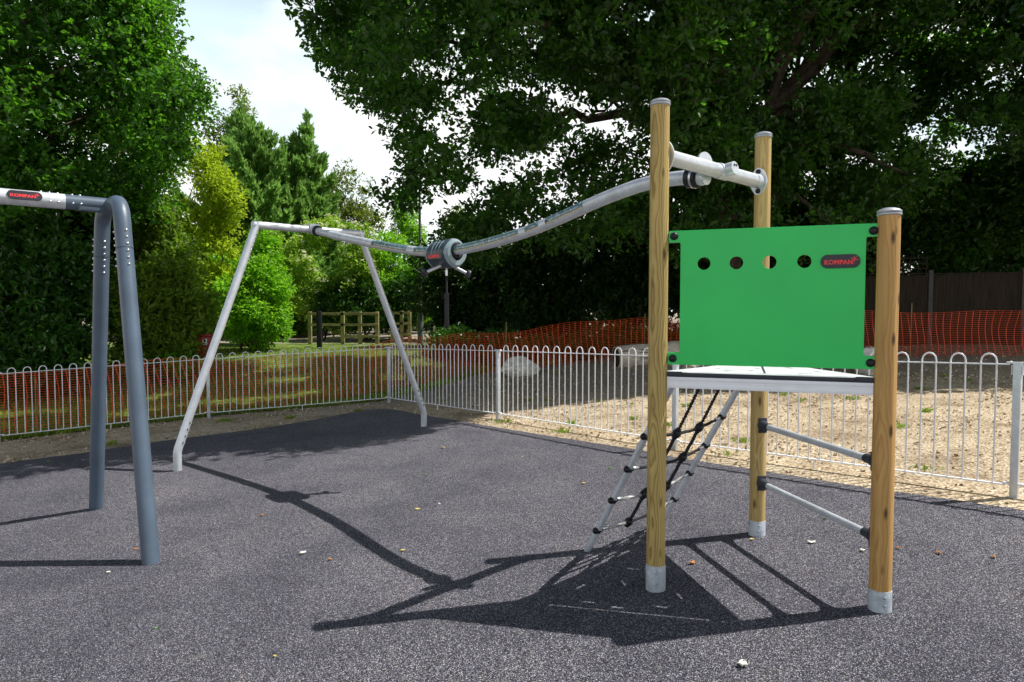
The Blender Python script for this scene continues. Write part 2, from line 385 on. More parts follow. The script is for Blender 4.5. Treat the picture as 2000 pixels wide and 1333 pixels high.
# ------------------------------------------------------------------ mesh builder
class MB:
    def __init__(s):
        s.v = []; s.f = []; s.m = []

    def add(s, verts, faces, mi=0):
        o = len(s.v)
        s.v += [tuple(p) for p in verts]
        s.f += [tuple(i + o for i in f) for f in faces]
        s.m += [mi] * len(faces)

    def box(s, c, size, ax=None, mi=0, bev=0.):
        """box centred on c, optionally with own axes (x, y, z unit vectors)"""
        c = Vector(c)
        X, Y, Z = ax if ax else (Vector((1, 0, 0)), Vector((0, 1, 0)), Vector((0, 0, 1)))
        hx, hy, hz = (d / 2 for d in size)
        if bev <= 0:
            vs = [c + X * a * hx + Y * b * hy + Z * d * hz for a in (-1, 1) for b in (-1, 1) for d in (-1, 1)]
            s.add(vs, [(0, 1, 3, 2), (4, 6, 7, 5), (0, 4, 5, 1), (2, 3, 7, 6), (0, 2, 6, 4), (1, 5, 7, 3)], mi)
        else:
            bm = bmesh.new()
            bmesh.ops.create_cube(bm, size=1)
            bmesh.ops.scale(bm, vec=size, verts=bm.verts)
            bmesh.ops.bevel(bm, geom=list(bm.edges), offset=bev, segments=2, profile=.6, affect='EDGES')
            bm.verts.index_update()
            s.add([c + X * v.co.x + Y * v.co.y + Z * v.co.z for v in bm.verts], [[v.index for v in f.verts] for f in bm.faces], mi)
            bm.free()

    def tube(s, pts, r, seg=14, mi=0, caps=True, squash=None):
        pts = [Vector(p) for p in pts]
        n = len(pts)
        rr = r if isinstance(r, (list, tuple)) else [r] * n
        T = []
        for i in range(n):
            a = pts[max(i - 1, 0)]; b = pts[min(i + 1, n - 1)]
            T.append((b - a).normalized())
        u = T[0].orthogonal().normalized()
        vs = []
        for i in range(n):
            u = (u - T[i] * u.dot(T[i]))
            u = u.normalized() if u.length > 1e-6 else T[i].orthogonal().normalized()
            w = T[i].cross(u)
            # mitre: keep thickness at bends
            for k in range(seg):
                a = 2 * math.pi * k / seg
                vs.append(pts[i] + (u * math.cos(a) + w * math.sin(a)) * rr[i])
        fs = []
        for i in range(n - 1):
            for k in range(seg):
                k2 = (k + 1) % seg
                fs.append((i * seg + k, i * seg + k2, (i + 1) * seg + k2, (i + 1) * seg + k))
        if caps:
            fs.append(tuple(range(seg - 1, -1, -1)))
            fs.append(tuple((n - 1) * seg + k for k in range(seg)))
        s.add(vs, fs, mi)

    def lathe(s, c, axis, prof, seg=18, mi=0):
        """profile of (height, radius) turned about axis from c"""
        c = Vector(c); A = Vector(axis).normalized(); u = A.orthogonal().normalized(); w = A.cross(u)
        vs = []; fs = []
        for h, r in prof:
            for k in range(seg):
                a = 2 * math.pi * k / seg
                vs.append(c + A * h + (u * math.cos(a) + w * math.sin(a)) * max(r, 1e-5))
        for i in range(len(prof) - 1):
            for k in range(seg):
                k2 = (k + 1) % seg
                fs.append((i * seg + k, i * seg + k2, (i + 1) * seg + k2, (i + 1) * seg + k))
        fs.append(tuple(range(seg - 1, -1, -1)))
        fs.append(tuple((len(prof) - 1) * seg + k for k in range(seg)))
        s.add(vs, fs, mi)

    def dome(s, c, axis, r, h=None, seg=12, mi=0):
        h = h or r * .7
        s.lathe(c, axis, [(0, r)] + [(h * math.sin(t), r * math.cos(t)) for t in (R(20), R(42), R(64), R(82))], seg, mi)

    def ball(s, c, r, seg=14, mi=0, axis=(0, 0, 1), k=1.):
        s.lathe(c, axis, [(-r * k * math.cos(t), r * math.sin(t)) for t in (R(4), R(25), R(50), R(72), R(90), R(108), R(130), R(155), R(176))], seg, mi)

    def mesh(s, name, mats):
        me = bpy.data.meshes.new(name)
        me.from_pydata(s.v, [], s.f)
        for m in (mats if isinstance(mats, (list, tuple)) else [mats]):
            me.materials.append(m)
        if max(s.m, default=0):
            me.polygons.foreach_set("material_index", s.m)
        bm = bmesh.new(); bm.from_mesh(me)
        bmesh.ops.recalc_face_normals(bm, faces=bm.faces)
        bm.to_mesh(me); bm.free()
        me.polygons.foreach_set("use_smooth", [True] * len(me.polygons))
        me.set_sharp_from_angle(angle=R(38))
        me.update()
        return me

    def build(s, name, mats, parent=None, label=None):
        o = bpy.data.objects.new(name, s.mesh(name, mats))
        COL.objects.link(o)
        if parent is not None:
            o.parent = parent
            o.matrix_parent_inverse = parent_world(parent).inverted()
        if label:
            o['label'] = label
        return o


def parent_world(o):
    m = Matrix.LocRotScale(o.location, o.rotation_euler, o.scale)
    if o.parent is not None:
        m = parent_world(o.parent) @ o.matrix_parent_inverse @ m
    return m


def thing(name, label, cat, loc, group=None):
    o = bpy.data.objects.new(name, None)
    o.empty_display_size = .2
    COL.objects.link(o)
    o.location = loc
    o['label'] = label; o['category'] = cat
    if group:
        o['group'] = group
    return o


def tag(o, label, cat, group=None, kind=None):
    if label: o['label'] = label
    if cat: o['category'] = cat
    if group: o['group'] = group
    if kind: o['kind'] = kind
    return o


def fast_mesh(name, verts, quads, mat, smoothf=False):
    """numpy vertex and quad arrays straight to a mesh"""
    me = bpy.data.meshes.new(name)
    nq = len(quads)
    me.vertices.add(len(verts)); me.vertices.foreach_set("co", np.asarray(verts, np.float32).ravel())
    k = quads.shape[1]
    me.loops.add(nq * k); me.loops.foreach_set("vertex_index", np.asarray(quads, np.int32).ravel())
    me.polygons.add(nq)
    me.polygons.foreach_set("loop_start", np.arange(0, nq * k, k, dtype=np.int32))
    me.polygons.foreach_set("loop_total", np.full(nq, k, np.int32))
    me.polygons.foreach_set("use_smooth", np.full(nq, smoothf))
    me.materials.append(mat)
    me.update(calc_edges=True)
    return me


def link_mesh(name, me, parent=None):
    o = bpy.data.objects.new(name, me)
    COL.objects.link(o)
    if parent is not None:
        o.parent = parent
        o.matrix_parent_inverse = parent_world(parent).inverted()
    return o


def curve_mesh(splines=None, text=None, size=1., extrude=.01, bevel=0., offset=0.):
    """filled outline (with holes) or lettering turned into plain mesh data"""
    if text:
        cu = bpy.data.curves.new("outline", 'FONT'); cu.body = text; cu.size = size
        cu.align_x = 'LEFT'; cu.offset = offset; cu.space_character = 1.06
    else:
        cu = bpy.data.curves.new("outline", 'CURVE'); cu.dimensions = '2D'; cu.fill_mode = 'BOTH'
        for pts in splines:
            sp = cu.splines.new('POLY'); sp.points.add(len(pts) - 1); sp.use_cyclic_u = True
            for i, p in enumerate(pts):
                sp.points[i].co = (p[0], p[1], 0, 1)
    cu.extrude = extrude; cu.bevel_depth = bevel; cu.bevel_resolution = 1
    ob = bpy.data.objects.new("outline", cu)
    COL.objects.link(ob)
    me = bpy.data.meshes.new_from_object(ob.evaluated_get(bpy.context.evaluated_depsgraph_get()))
    bpy.data.objects.remove(ob); bpy.data.curves.remove(cu)
    vs = [v.co.copy() for v in me.vertices]; fs = [tuple(p.vertices) for p in me.polygons]
    bpy.data.meshes.remove(me)
    return vs, fs


def rounded(pts, rad, n=5):
    """round the corners of a closed outline; rad per corner"""
    out = []
    m = len(pts)
    for i in range(m):
        p0, p, p1 = Vector(pts[i - 1]), Vector(pts[i]), Vector(pts[(i + 1) % m])
        r = rad[i] if isinstance(rad, (list, tuple)) else rad
        if r <= 0:
            out.append(tuple(p)); continue
        a = (p0 - p).normalized() * r; b = (p1 - p).normalized() * r
        for k in range(n + 1):
            t = k / n
            q = (p + a) * (1 - t) ** 2 + p * 2 * t * (1 - t) + (p + b) * t ** 2
            out.append(tuple(q))
    return out


def catmull(P, n=8):
    P = [Vector(p) for p in P]
    Q = [P[0] * 2 - P[1]] + P + [P[-1] * 2 - P[-2]]
    out = []
    for i in range(1, len(Q) - 2):
        a, b, c, d = Q[i - 1:i + 3]
        for k in range(n):
            t = k / n
            out.append(.5 * ((2 * b) + (c - a) * t + (2 * a - 5 * b + 4 * c - d) * t * t + (3 * b - a - 3 * c + d) * t ** 3))
    out.append(P[-1])
    return out


def badge(parent, c, X, Z, w, h, name="badge", bend=0.):
    """dark capsule plate with red lettering and a little jumping figure; X along the text, Z up, faces X x Z"""
    X = Vector(X).normalized(); Z = Vector(Z).normalized(); Y = X.cross(Z).normalized()
    c = Vector(c)
    mb = MB()
    oval = []
    for k in range(24):
        a = 2 * math.pi * k / 24
        oval.append(((w / 2 - h / 2) * (1 if math.cos(a) > 0 else -1) + h / 2 * math.cos(a), h / 2 * math.sin(a)))
    vs, fs = curve_mesh([oval], extrude=.0025, bevel=.0012)
    put = lambda v, dz: c + X * v[0] + Z * v[1] + Y * (v[2] + dz)
    mb.add([put(v, .0037) for v in vs], fs, 0)
    vs, fs = curve_mesh(text="KOMPAN", size=1., extrude=.0007, offset=.032)
    x0 = min(v.x for v in vs); x1 = max(v.x for v in vs); y0 = min(v.y for v in vs); y1 = max(v.y for v in vs)
    tw = w * .72; th = h * .36
    mb.add([put((-w * .41 + (v.x - x0) / (x1 - x0) * tw, -h * .25 + (v.y - y0) / (y1 - y0) * th, v.z), .0078) for v in vs], fs, 1)
    # jumping figure in place of an exclamation mark
    fx, fy, s_ = w * .345, h * .10, h * .30
    limbs = [((0, 0), (-.75, .42), .16), ((0, .05), (.55, .75), .16), ((0, 0), (1.0, -.05), .16), ((0, .12), (0, -.62), .2), ((0, -.95), (0, -1.08), .18)]
    for (a, b, t) in limbs:
        a = Vector((*a, 0)); b = Vector((*b, 0)); d = (b - a).normalized(); q = Vector((-d.y, d.x, 0)) * t / 2
        P = [(fx + p.x * s_, fy + p.y * s_) for p in (a + q * 1.2, a - q * 1.2, b - q * .7, b + q * .7)]
        mb.add([put((*p, dz), .0078) for dz in (-.0007, .0007) for p in P], [(0, 1, 2, 3), (7, 6, 5, 4), (0, 4, 5, 1), (1, 5, 6, 2), (2, 6, 7, 3), (3, 7, 4, 0)], 1)
    mb.lathe(put((fx - .05 * s_, fy + .52 * s_, -.0007), .0078), Y, [(0, .17 * s_), (.0014, .17 * s_)], 10, 1)
    return mb.build(name, [M['slate_badge'], M['red']], parent)


# ================================================================== SETTING: ground, rubber, lawn
def grid_sheet(name, xs, ys, dz, mat, noise=0.):
    X, Y = np.meshgrid(xs, ys)
    Z = gz(X, Y) + dz
    if noise:
        rng = np.random.default_rng(3)
        Z = Z + noise * rng.normal(size=Z.shape) * (smooth(12.2, 14, Y))
    V = np.stack([X.ravel(), Y.ravel(), Z.ravel()], 1)
    nx, ny = len(xs), len(ys)
    i = np.arange((ny - 1) * (nx - 1)); r, c = i // (nx - 1), i % (nx - 1)
    a = r * nx + c
    return link_mesh(name, fast_mesh(name, V, np.stack([a, a + 1, a + nx + 1, a + nx], 1), mat, True))


xs = np.concatenate([np.linspace(-150, -24, 14), np.linspace(-22, 22, 89), np.linspace(24, 150, 14)])
ys = np.concatenate([np.linspace(-60, -8, 8), np.linspace(-6, 40, 93), np.linspace(44, 220, 18)])
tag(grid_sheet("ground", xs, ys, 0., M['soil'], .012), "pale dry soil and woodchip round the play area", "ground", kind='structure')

RUB = [(-12, 4.6), (-9.0, 6.45), (-6.281, 8.297), (-5.5, 8.814), (-4.979, 9.303), (-3.804, 10.073), (-3.2, 10.65), (-2.7, 11.35), (-2.325, 11.62), (-1.95, 11.4), (-1.32, 10.6),
       (-.816, 10.011), (-.296, 9.341), (.198, 8.745), (.899, 7.932), (1.357, 7.4), (1.64, 6.98), (2.195, 6.35), (2.8, 5.65), (3.32, 5.10), (3.75, 4.65), (5.2, 3.1), (7.6, .4), (9, -1.4), (9, -6), (-12, -6)]
rr_ = random.Random(5)
edge = catmull([(x, y, 0) for x, y in RUB[:24]], 10)
edge = [(p.x + rr_.uniform(-.012, .012), p.y + rr_.uniform(-.012, .012)) for p in edge] + RUB[24:]
mb = MB()
n = len(edge)
plane = lambda x, y: .047 * x if abs(x) < 8 else g(x, y)
mb.add([(x, y, plane(x, y) + .014) for x, y in edge] + [(x, y, plane(x, y) - .02) for x, y in edge],
       [tuple(range(n))] + [(i, (i + 1) % n, n + (i + 1) % n, n + i) for i in range(n)])
o = mb.build("rubber_surface", M['rubber'])
tag(o, "dark grey speckled wet pour rubber safety surface", "safety surface", kind='structure')

# lawn outside the left fence
LAWN = [(-30, 7.2), (-12.5, 7.4), (-9.7, 8.75), (-7.5, 10.25), (-5.15, 11.85), (-3.4, 12.42), (-2.5, 12.85), (-2.0, 13.9), (-1.45, 15.2), (-.75, 16.9), (.3, 17.6), (1.5, 17.8), (1.5, 25.5), (-30, 25.5)]


def inside(poly, x, y):
    c = np.zeros(np.shape(x), bool)
    j = len(poly) - 1
    for i in range(len(poly)):
        xi, yi = poly[i]; xj, yj = poly[j]
        if yi != yj:
            c ^= ((yi > y) != (yj > y)) & (x < (xj - xi) * (y - yi) / (yj - yi) + xi)
        j = i
    return c


def clipped_sheet(name, poly, step, dz, mat):
    x0, x1 = min(p[0] for p in poly), max(p[0] for p in poly); y0, y1 = min(p[1] for p in poly), max(p[1] for p in poly)
    gx = np.arange(x0, x1 + step, step); gy = np.arange(y0, y1 + step, step)
    X, Y = np.meshgrid(gx, gy)
    V = np.stack([X.ravel(), Y.ravel(), gz(X, Y).ravel() + dz], 1)
    nx, ny = len(gx), len(gy)
    i = np.arange((ny - 1) * (nx - 1)); r, c = i // (nx - 1), i % (nx - 1); a = r * nx + c
    Q = np.stack([a, a + 1, a + nx + 1, a + nx], 1)
    ctr = V[Q].mean(1)
    Q = Q[inside(poly, ctr[:, 0], ctr[:, 1])]
    return link_mesh(name, fast_mesh(name, V, Q, mat, True))


tag(clipped_sheet("lawn", LAWN, .18, .022, M['lawn']), "shaded lawn behind the left hand fence", "lawn", kind='structure')


def blades(name, x, y, h, w, mat, seed, lean=.35):
    rng = np.random.default_rng(seed)
    n = len(x)
    z = gz(x, y)
    a = rng.uniform(0, 2 * np.pi, n); le = rng.normal(0, lean, (n, 2))
    hh = h * rng.uniform(.5, 1.3, n); ww = w * rng.uniform(.7, 1.3, n)
    dx, dy = np.cos(a) * ww / 2, np.sin(a) * ww / 2
    b = np.stack([x, y, z], 1)
    V = np.empty((n, 4, 3))
    V[:, 0] = b + np.stack([dx, dy, 0 * dx], 1); V[:, 1] = b - np.stack([dx, dy, 0 * dx], 1)
    mid = b + np.stack([le[:, 0] * hh * .35, le[:, 1] * hh * .35, hh * .6], 1)
    V[:, 2] = mid - np.stack([dx, dy, 0 * dx], 1) * .6
    V[:, 3] = b + np.stack([le[:, 0] * hh, le[:, 1] * hh, hh], 1)
    q = np.arange(n * 4).reshape(n, 4)
    return link_mesh(name, fast_mesh(name, V.reshape(-1, 3), q, mat))


rng = np.random.default_rng(11)
cx = rng.uniform(-14, 1.5, 90000); cy = rng.uniform(8.5, 23, 90000)
k = inside(LAWN, cx, cy) & (rng.uniform(0, 1, 90000) < np.clip(1.35 - (cy - 10) / 16, .2, 1))
gx_, gy_ = cx[k], cy[k]
# taller fringe along the fence line and the chip edge
fx, fy = [], []
for (a, b) in zip(LAWN[1:11], LAWN[2:12]):
    m_ = int(420 * math.dist(a, b)); t = rng.uniform(0, 1, m_)
    fx.append(a[0] + (b[0] - a[0]) * t + rng.normal(0, .07, m_)); fy.append(a[1] + (b[1] - a[1]) * t + np.abs(rng.normal(0, .10, m_)))
o = blades("grass", np.concatenate([gx_] + fx), np.concatenate([gy_] + fy), .085, .012, M['grass'], 4)
tag(o, "short green grass on the lawn outside the fence", "grass", kind='stuff')

# loose wood chips and clods on the soil, heaviest outside the right fence
cx = rng.uniform(-9, 11, 60000); cy = rng.uniform(3, 19, 60000)
dens = np.where(cy > 14, .5, .62) * np.clip(.45 + .55 * np.sin(cx * 1.7 + 2 * np.sin(cy * .9)) * np.sin(cy * 1.3 + 1), .15, 1)
k = ~inside(edge, cx, cy) & ~inside(LAWN, cx, cy) & (rng.uniform(0, 1, 60000) < dens)
cx, cy = cx[k], cy[k]; n = len(cx)
cz = gz(cx, cy) + .006 + np.abs(rng.normal(0, .006, n))
a = rng.uniform(0, np.pi, n); ln = rng.uniform(.008, .04, n) ** 1.0; wd = ln * rng.uniform(.25, .7, n)
tl = rng.normal(0, .3, (n, 2))
ux = np.stack([np.cos(a), np.sin(a), tl[:, 0]], 1) * ln[:, None] / 2; uy = np.stack([-np.sin(a), np.cos(a), tl[:, 1]], 1) * wd[:, None] / 2
c0 = np.stack([cx, cy, cz], 1); th = np.array([0, 0, .006])
V = np.stack([c0 - ux - uy, c0 + ux - uy * .7, c0 + ux * .8 + uy, c0 - ux * .9 + uy * .8], 1)
V = np.concatenate([V + th, V - th], 1)
base = (np.arange(n) * 8)[:, None, None]
Q = np.array([[0, 1, 2, 3], [0, 4, 5, 1], [1, 5, 6, 2], [2, 6, 7, 3], [3, 7, 4, 0]])[None] + base


def chip_mat():
    m, nt, b = new_mat("loose_chips")
    ge = N(nt, "ShaderNodeNewGeometry")
    rp = ramp(nt, [(0, (.13, .09, .055)), (.25, (.33, .25, .155)), (.7, (.54, .43, .28)), (1, (.74, .65, .51))])
    nt.links.new(ge.outputs["Random Per Island"], rp.inputs[0]); nt.links.new(rp.outputs[0], b.inputs["Base Color"])
    b.inputs["Roughness"].default_value = .85
    return m


o = link_mesh("wood_chips", fast_mesh("wood_chips", V.reshape(-1, 3), Q.reshape(-1, 4), chip_mat()))
tag(o, "loose wood chips scattered over the pale soil", "wood chips", kind='stuff')


# scattered weeds coming up through the soil on both sides of the right fence
rw = np.random.default_rng(17)
wx, wy = [], []
for k in range(70):
    x0, y0 = rw.uniform(-6, 8), rw.uniform(4.5, 16)
    m_ = int(rw.uniform(14, 60)); s0 = rw.uniform(.02, .07)
    wx.append(rw.normal(x0, s0, m_)); wy.append(rw.normal(y0, s0, m_))
wx = np.concatenate(wx); wy = np.concatenate(wy)
k = ~inside(edge, wx, wy) & ~inside(LAWN, wx, wy)
o = blades("weeds", wx[k], wy[k], .05, .014, M['grass'], 18, .8)
tag(o, "small green weeds coming up through the pale soil", "weeds", kind='stuff')


# ================================================================== TRACK RIDE (posts, platform, panel, net, rail, far frame)
A = Vector((.798, 3.731, .0375)); B = Vector((1.648, 4.533, .0775)); C = Vector((1.846, 3.364, .0868))
UP = Vector((0, 0, 1))
RUBZ = .014
ride = thing("track_ride", "timber and galvanised track ride with a green panel and a curved overhead rail", "track ride", (A + B + C) / 3)


def post(base, top, mat, label, turn, sh):
    b = base + UP * RUBZ
    mb = MB()
    # post built about its own foot so that grain follows the timber
    h = top - b.z
    r = .0515
    prof = [(.095, r), (.5, r * 1.0), (h * .6, r * .995), (h - .012, r * .985)]
    seg = 40
    vs, fs = [], []
    for (z, rad) in prof:
        for k in range(seg):
            a = 2 * math.pi * k / seg
            q = rad * (1 - .035 * max(0, math.cos(a - turn)) ** 40)      # a long drying check
            vs.append((q * math.cos(a), q * math.sin(a), z))
    for i in range(len(prof) - 1):
        for k in range(seg):
            k2 = (k + 1) % seg
            fs.append((i * seg + k, i * seg + k2, (i + 1) * seg + k2, (i + 1) * seg + k))
    fs.append(tuple(range(seg - 1, -1, -1))); fs.append(tuple((len(prof) - 1) * seg + k for k in range(seg)))
    mb.add(vs, fs)
    o = bpy.data.objects.new("wooden_post", mb.mesh("wooden_post", mat))
    COL.objects.link(o)
    o.parent = ride; o.matrix_parent_inverse = parent_world(ride).inverted()
    o.location = b
    o['label'] = label
    cap = MB()
    t = b + UP * h
    cap.lathe(t - UP * .012, UP, [(-.004, .0515), (.000, .0560), (.007, .0560), (.0095, .0515), (.013, .0555), (.019, .0555), (.027, .046), (.034, .026), (.037, .004)], 28, 0)
    cap.build("post_cap", M['cap'], o)
    sl = MB()
    sl.lathe(b, UP, [(-.012, .0545), (sh - .002, .0545), (sh, .0535), (sh, .0505)], 30, 0)
    for ang in (R(-96), R(20), R(150)):
        for z in (sh * .35, sh * .74):
            d = Vector((math.cos(ang), math.sin(ang), 0))
            sl.dome(b + d * .0535 + UP * z, d, .009, .005, 10, 0)
    sl.build("foot_sleeve", M['sleeve'], o)
    return o


post(A, 2.712, M['wood_olive'], "tall olive toned post left of the green panel", R(-60), .142)
post(B, 2.742, M['wood_pale'], "tall pale post behind the platform", R(-50), .10)
post(C, 2.076, M['wood_orange'], "short orange toned knotty post right of the green panel", R(-58), .105)

# --- green guard panel between A and C
eAC = (C - A); eAC.z = 0; LAC = eAC.length; eAC.normalize()
nAC = Vector((eAC.y, -eAC.x, 0))            # towards the camera side
on = lambda u, z, d=0.: Vector((A.x, A.y, 0)) + eAC * u + UP * z + nAC * d
outl = [(.055, 2.024), (1.060, 2.024), (1.060, 1.963), (1.009, 1.963), (1.009, 1.370), (1.060, 1.370), (1.060, 1.308), (.055, 1.306), (.055, 1.369), (.118, 1.369), (.118, 1.964), (.055, 1.964)]
rad = [.006, .006, .006, .014, .014, .006, .006, .006, .006, .014, .014, .006]
holes = [[(u + .0355 * math.cos(2 * math.pi * k / 28), 1.847 + .0355 * math.sin(2 * math.pi * k / 28)) for k in range(28)] for u in (.238, .402, .565, .731)]
vs, fs = curve_mesh([rounded(outl, rad)] + holes, extrude=.0075, bevel=.0015)
mb = MB(); mb.add([on(v.x, v.y, v.z) for v in vs], fs)
panel = mb.build("guard_panel", M['green'], ride)
for (u, z) in ((.082, 1.996), (1.042, 1.990), (.081, 1.338), (1.042, 1.338)):
    mb = MB()
    mb.lathe(on(u, z, .009), nAC, [(0, .0215), (.003, .0215), (.009, .0195), (.014, .013), (.0165, .005)], 18)
    mb.build("bolt", M['black_plastic'], panel)
badge(panel, on(.896, 1.8435, .0092), eAC, UP, .178, .066)
mb = MB()
for u, z, d in ((.045, 1.995, 1), (.045, 1.338, 1), (1.066, 1.990, -1), (1.066, 1.338, -1)):
    mb = MB(); mb.box(on(u + .012 * d, z, -.028), (.055, .034, .05), (eAC, nAC, UP), bev=.006)
    mb.build("panel_bracket", M['galv'], panel)
# --- triangular platform
pl = MB()
zt = 1.262
PA, PB, PC = (Vector((p.x, p.y, 0)) for p in (A, B, C))
cen = (PA + PB + PC) / 3
tri = [cen + (p - cen) * 1.0 for p in (PA, PB, PC)]
ins = lambda p, q, t: p + (q - p) * t
cut = .062
loop = []
for i in range(3):
    p, q0, q1 = tri[i], tri[i - 1], tri[(i + 1) % 3]
    loop += [p + (q0 - p).normalized() * cut, p + ((q0 - p).normalized() + (q1 - p).normalized()) * cut * .62, p + (q1 - p).normalized() * cut]
shr = [cen + (p - cen) * .985 for p in loop]
n = len(shr)
mid = (PA + PC) / 2
dB = (PB - mid).normalized()
slots = []
eAB = (B - A); eAB.z = 0; eAB.normalize()
for qx, qy, ax in ((1.20, 3.72, eAC), (1.68, 3.745, (C - B).normalized()), (1.56, 3.62, eAC), (1.33, 3.80, eAB), (1.42, 3.95, (C - B).normalized()), (1.18, 3.93, eAB), (1.34, 3.64, eAC), (1.62, 3.98, (C - B).normalized()), (1.51, 4.15, eAC)):
    q = Vector((qx, qy, 0)); ax = Vector((ax.x, ax.y, 0)).normalized()
    ay = Vector((-ax.y, ax.x, 0))
    slots.append(rounded([tuple(q + ax * i * .036 + ay * j * .0095) for i, j in ((-1, -1), (1, -1), (1, 1), (-1, 1))], .007, 4))
inn = -nAC
inn = inn if inn.dot(PB - PA) > 0 else -inn
slots.append([tuple(PA + eAC * u + inn * w_) for u, w_ in ((.10, .028), (1.0, .028), (1.0, .052), (.10, .052))])
vs, fs = curve_mesh([[(p.x, p.y) for p in shr]] + [[(p[0], p[1]) for p in q] for q in slots], extrude=.006)
pl.add([(v.x, v.y, v.z + zt - .006) for v in vs], fs)
deck = pl.build("platform", M['deck'], ride)
sl = MB()
sl.box(ins(mid, PB, .5) + UP * (zt + .0012), (.84, .010, .0024), (dB, dB.cross(UP), UP))
sl.build("board_joint", M['gap'], deck)
for (p, q) in ((PA, PC), (PC, PB), (PB, PA)):
    e = (q - p).normalized(); nrm = Vector((e.y, -e.x, 0))
    if nrm.dot(cen - p) > 0: nrm = -nrm
    L_ = (q - p).length
    m_ = (p + q) / 2
    st = MB()
    st.box(m_ + nrm * .004 + UP * 1.2495, (L_ - .105 - .16, .018, .021), (e, nrm, UP), bev=.003)
    for s_ in (-1, 1):
        st.box(m_ + e * s_ * (L_ / 2 - .0925) + nrm * .005 + UP * 1.2525, (.078, .024, .027), (e, nrm, UP), bev=.004)
    st.build("edge_strip", M['grey_plastic'], deck)
    ch = MB()
    ll = L_ - .106
    ch.box(m_ + UP * 1.2275 + nrm * .008, (ll, .012, .021), (e, nrm, UP), bev=.0015)
    ch.box(m_ + UP * 1.2085 + nrm * .004, (ll, .012, .017), (e, nrm, UP))
    ch.box(m_ + UP * 1.1885 + nrm * .008, (ll, .012, .023), (e, nrm, UP), bev=.0015)
    ch.box(m_ + UP * 1.209 - nrm * .010, (ll, .018, .056), (e, nrm, UP))
    ch.dome(m_ + UP * 1.2085 + nrm * .010, nrm, .006, .004, 10)
    ch.build("edge_channel", M['alu'], deck)

# --- two rungs between B and C
eBC = (C - B); eBC.z = 0; LBC = eBC.length; eBC.normalize(); nBC = Vector((eBC.y, -eBC.x, 0))
if nBC.y > 0: nBC = -nBC
for zz in (.838, .452):
    mb = MB()
    p0 = Vector((B.x, B.y, zz)) + eBC * .105; p1 = Vector((C.x, C.y, zz)) - eBC * .105
    mb.tube([p0, p1], .0195, 18)
    rg = mb.build("rung", M['galv_dull'], ride)
    for p, d in ((B, 1), (C, -1)):
        bk = MB()
        c0 = Vector((p.x, p.y, zz)) + eBC * d * .047
        bk.lathe(c0, eBC * d, [(-.004, .033), (.018, .034), (.03, .030), (.055, .0245), (.082, .0235)], 18)
        bk.box(c0 + eBC * d * .004, (.016, .056, .10), (eBC, nBC, UP), bev=.006)
        bk.build("rung_bracket", M['grey_plastic'], rg)

# --- climbing net on the A-B side
eAB = (B - A); eAB.z = 0; LAB = eAB.length; eAB.normalize()
nAB = Vector((-eAB.y, eAB.x, 0))            # outwards, away from the platform
W = .86
lb = Vector((.49, 4.373, .023 + RUBZ)); rb = lb + eAB * W; rb.z = .047 * rb.x + RUBZ
side = []
for b_, lab in ((lb, "near side tube of the climbing net"), (rb, "far side tube of the climbing net")):
    off = (b_ - Vector((A.x, A.y, 0))).dot(eAB)
    top = Vector((A.x, A.y, 1.195)) + eAB * off + nAB * .035
    d = (top - b_)
    mb = MB(); mb.tube([b_ - d.normalized() * .02, b_ + d * .97, top + UP * .0], .0205, 18)
    side.append((mb.build("side_tube", M['galv_dull'], ride, lab), b_, d))
rows_l = (.135, .325, .512, .70)            # along the near tube (lowest first)
rows_r = (.145, .335, .525, .715)
sag = .030
nodes = []
for i in range(4):
    pl_ = side[0][1] + side[0][2] * rows_l[i]; pr_ = side[1][1] + side[1][2] * rows_r[i]
    row = [pl_]
    for t in (.36, .66):
        row.append(pl_.lerp(pr_, t) - UP * sag * (1 if i else .8) + nAB * -.008)
    row.append(pr_)
    nodes.append(row)
for (o_, b_, d), idx in ((side[0], 0), (side[1], 3)):
    dn = d.normalized(); ip = eAB * (1 if idx == 0 else -1)
    for i in range(4):
        mb = MB()
        c0 = nodes[i][idx]
        mb.ball(c0 - ip * .022, .0215, 14, 0, ip)
        mb.ball(c0 + ip * .021, .0195, 14, 0, ip)
        mb.tube([c0 - dn * .012, c0 + dn * .012], .0235, 16)
        mb.build("connector", M['black_plastic'], o_)
net = MB(); WORN = []


def strand(mb, p, q, r=.0108, twist=26., mi=0, n=22, drop=.006):
    """laid rope: three strands wound together"""
    p, q = Vector(p), Vector(q)
    d = (q - p); L_ = d.length; t = d.normalized(); u = t.orthogonal().normalized(); w = t.cross(u)
    for s_ in range(3):
        pts = []
        for k in range(n + 1):
            f = k / n; a = 2 * math.pi * (s_ / 3 + f * L_ * twist)
            pts.append(p + d * f - UP * drop * 4 * f * (1 - f) + (u * math.cos(a) + w * math.sin(a)) * r * .5)
        mb.tube(pts, r * .56, 6, mi, False)


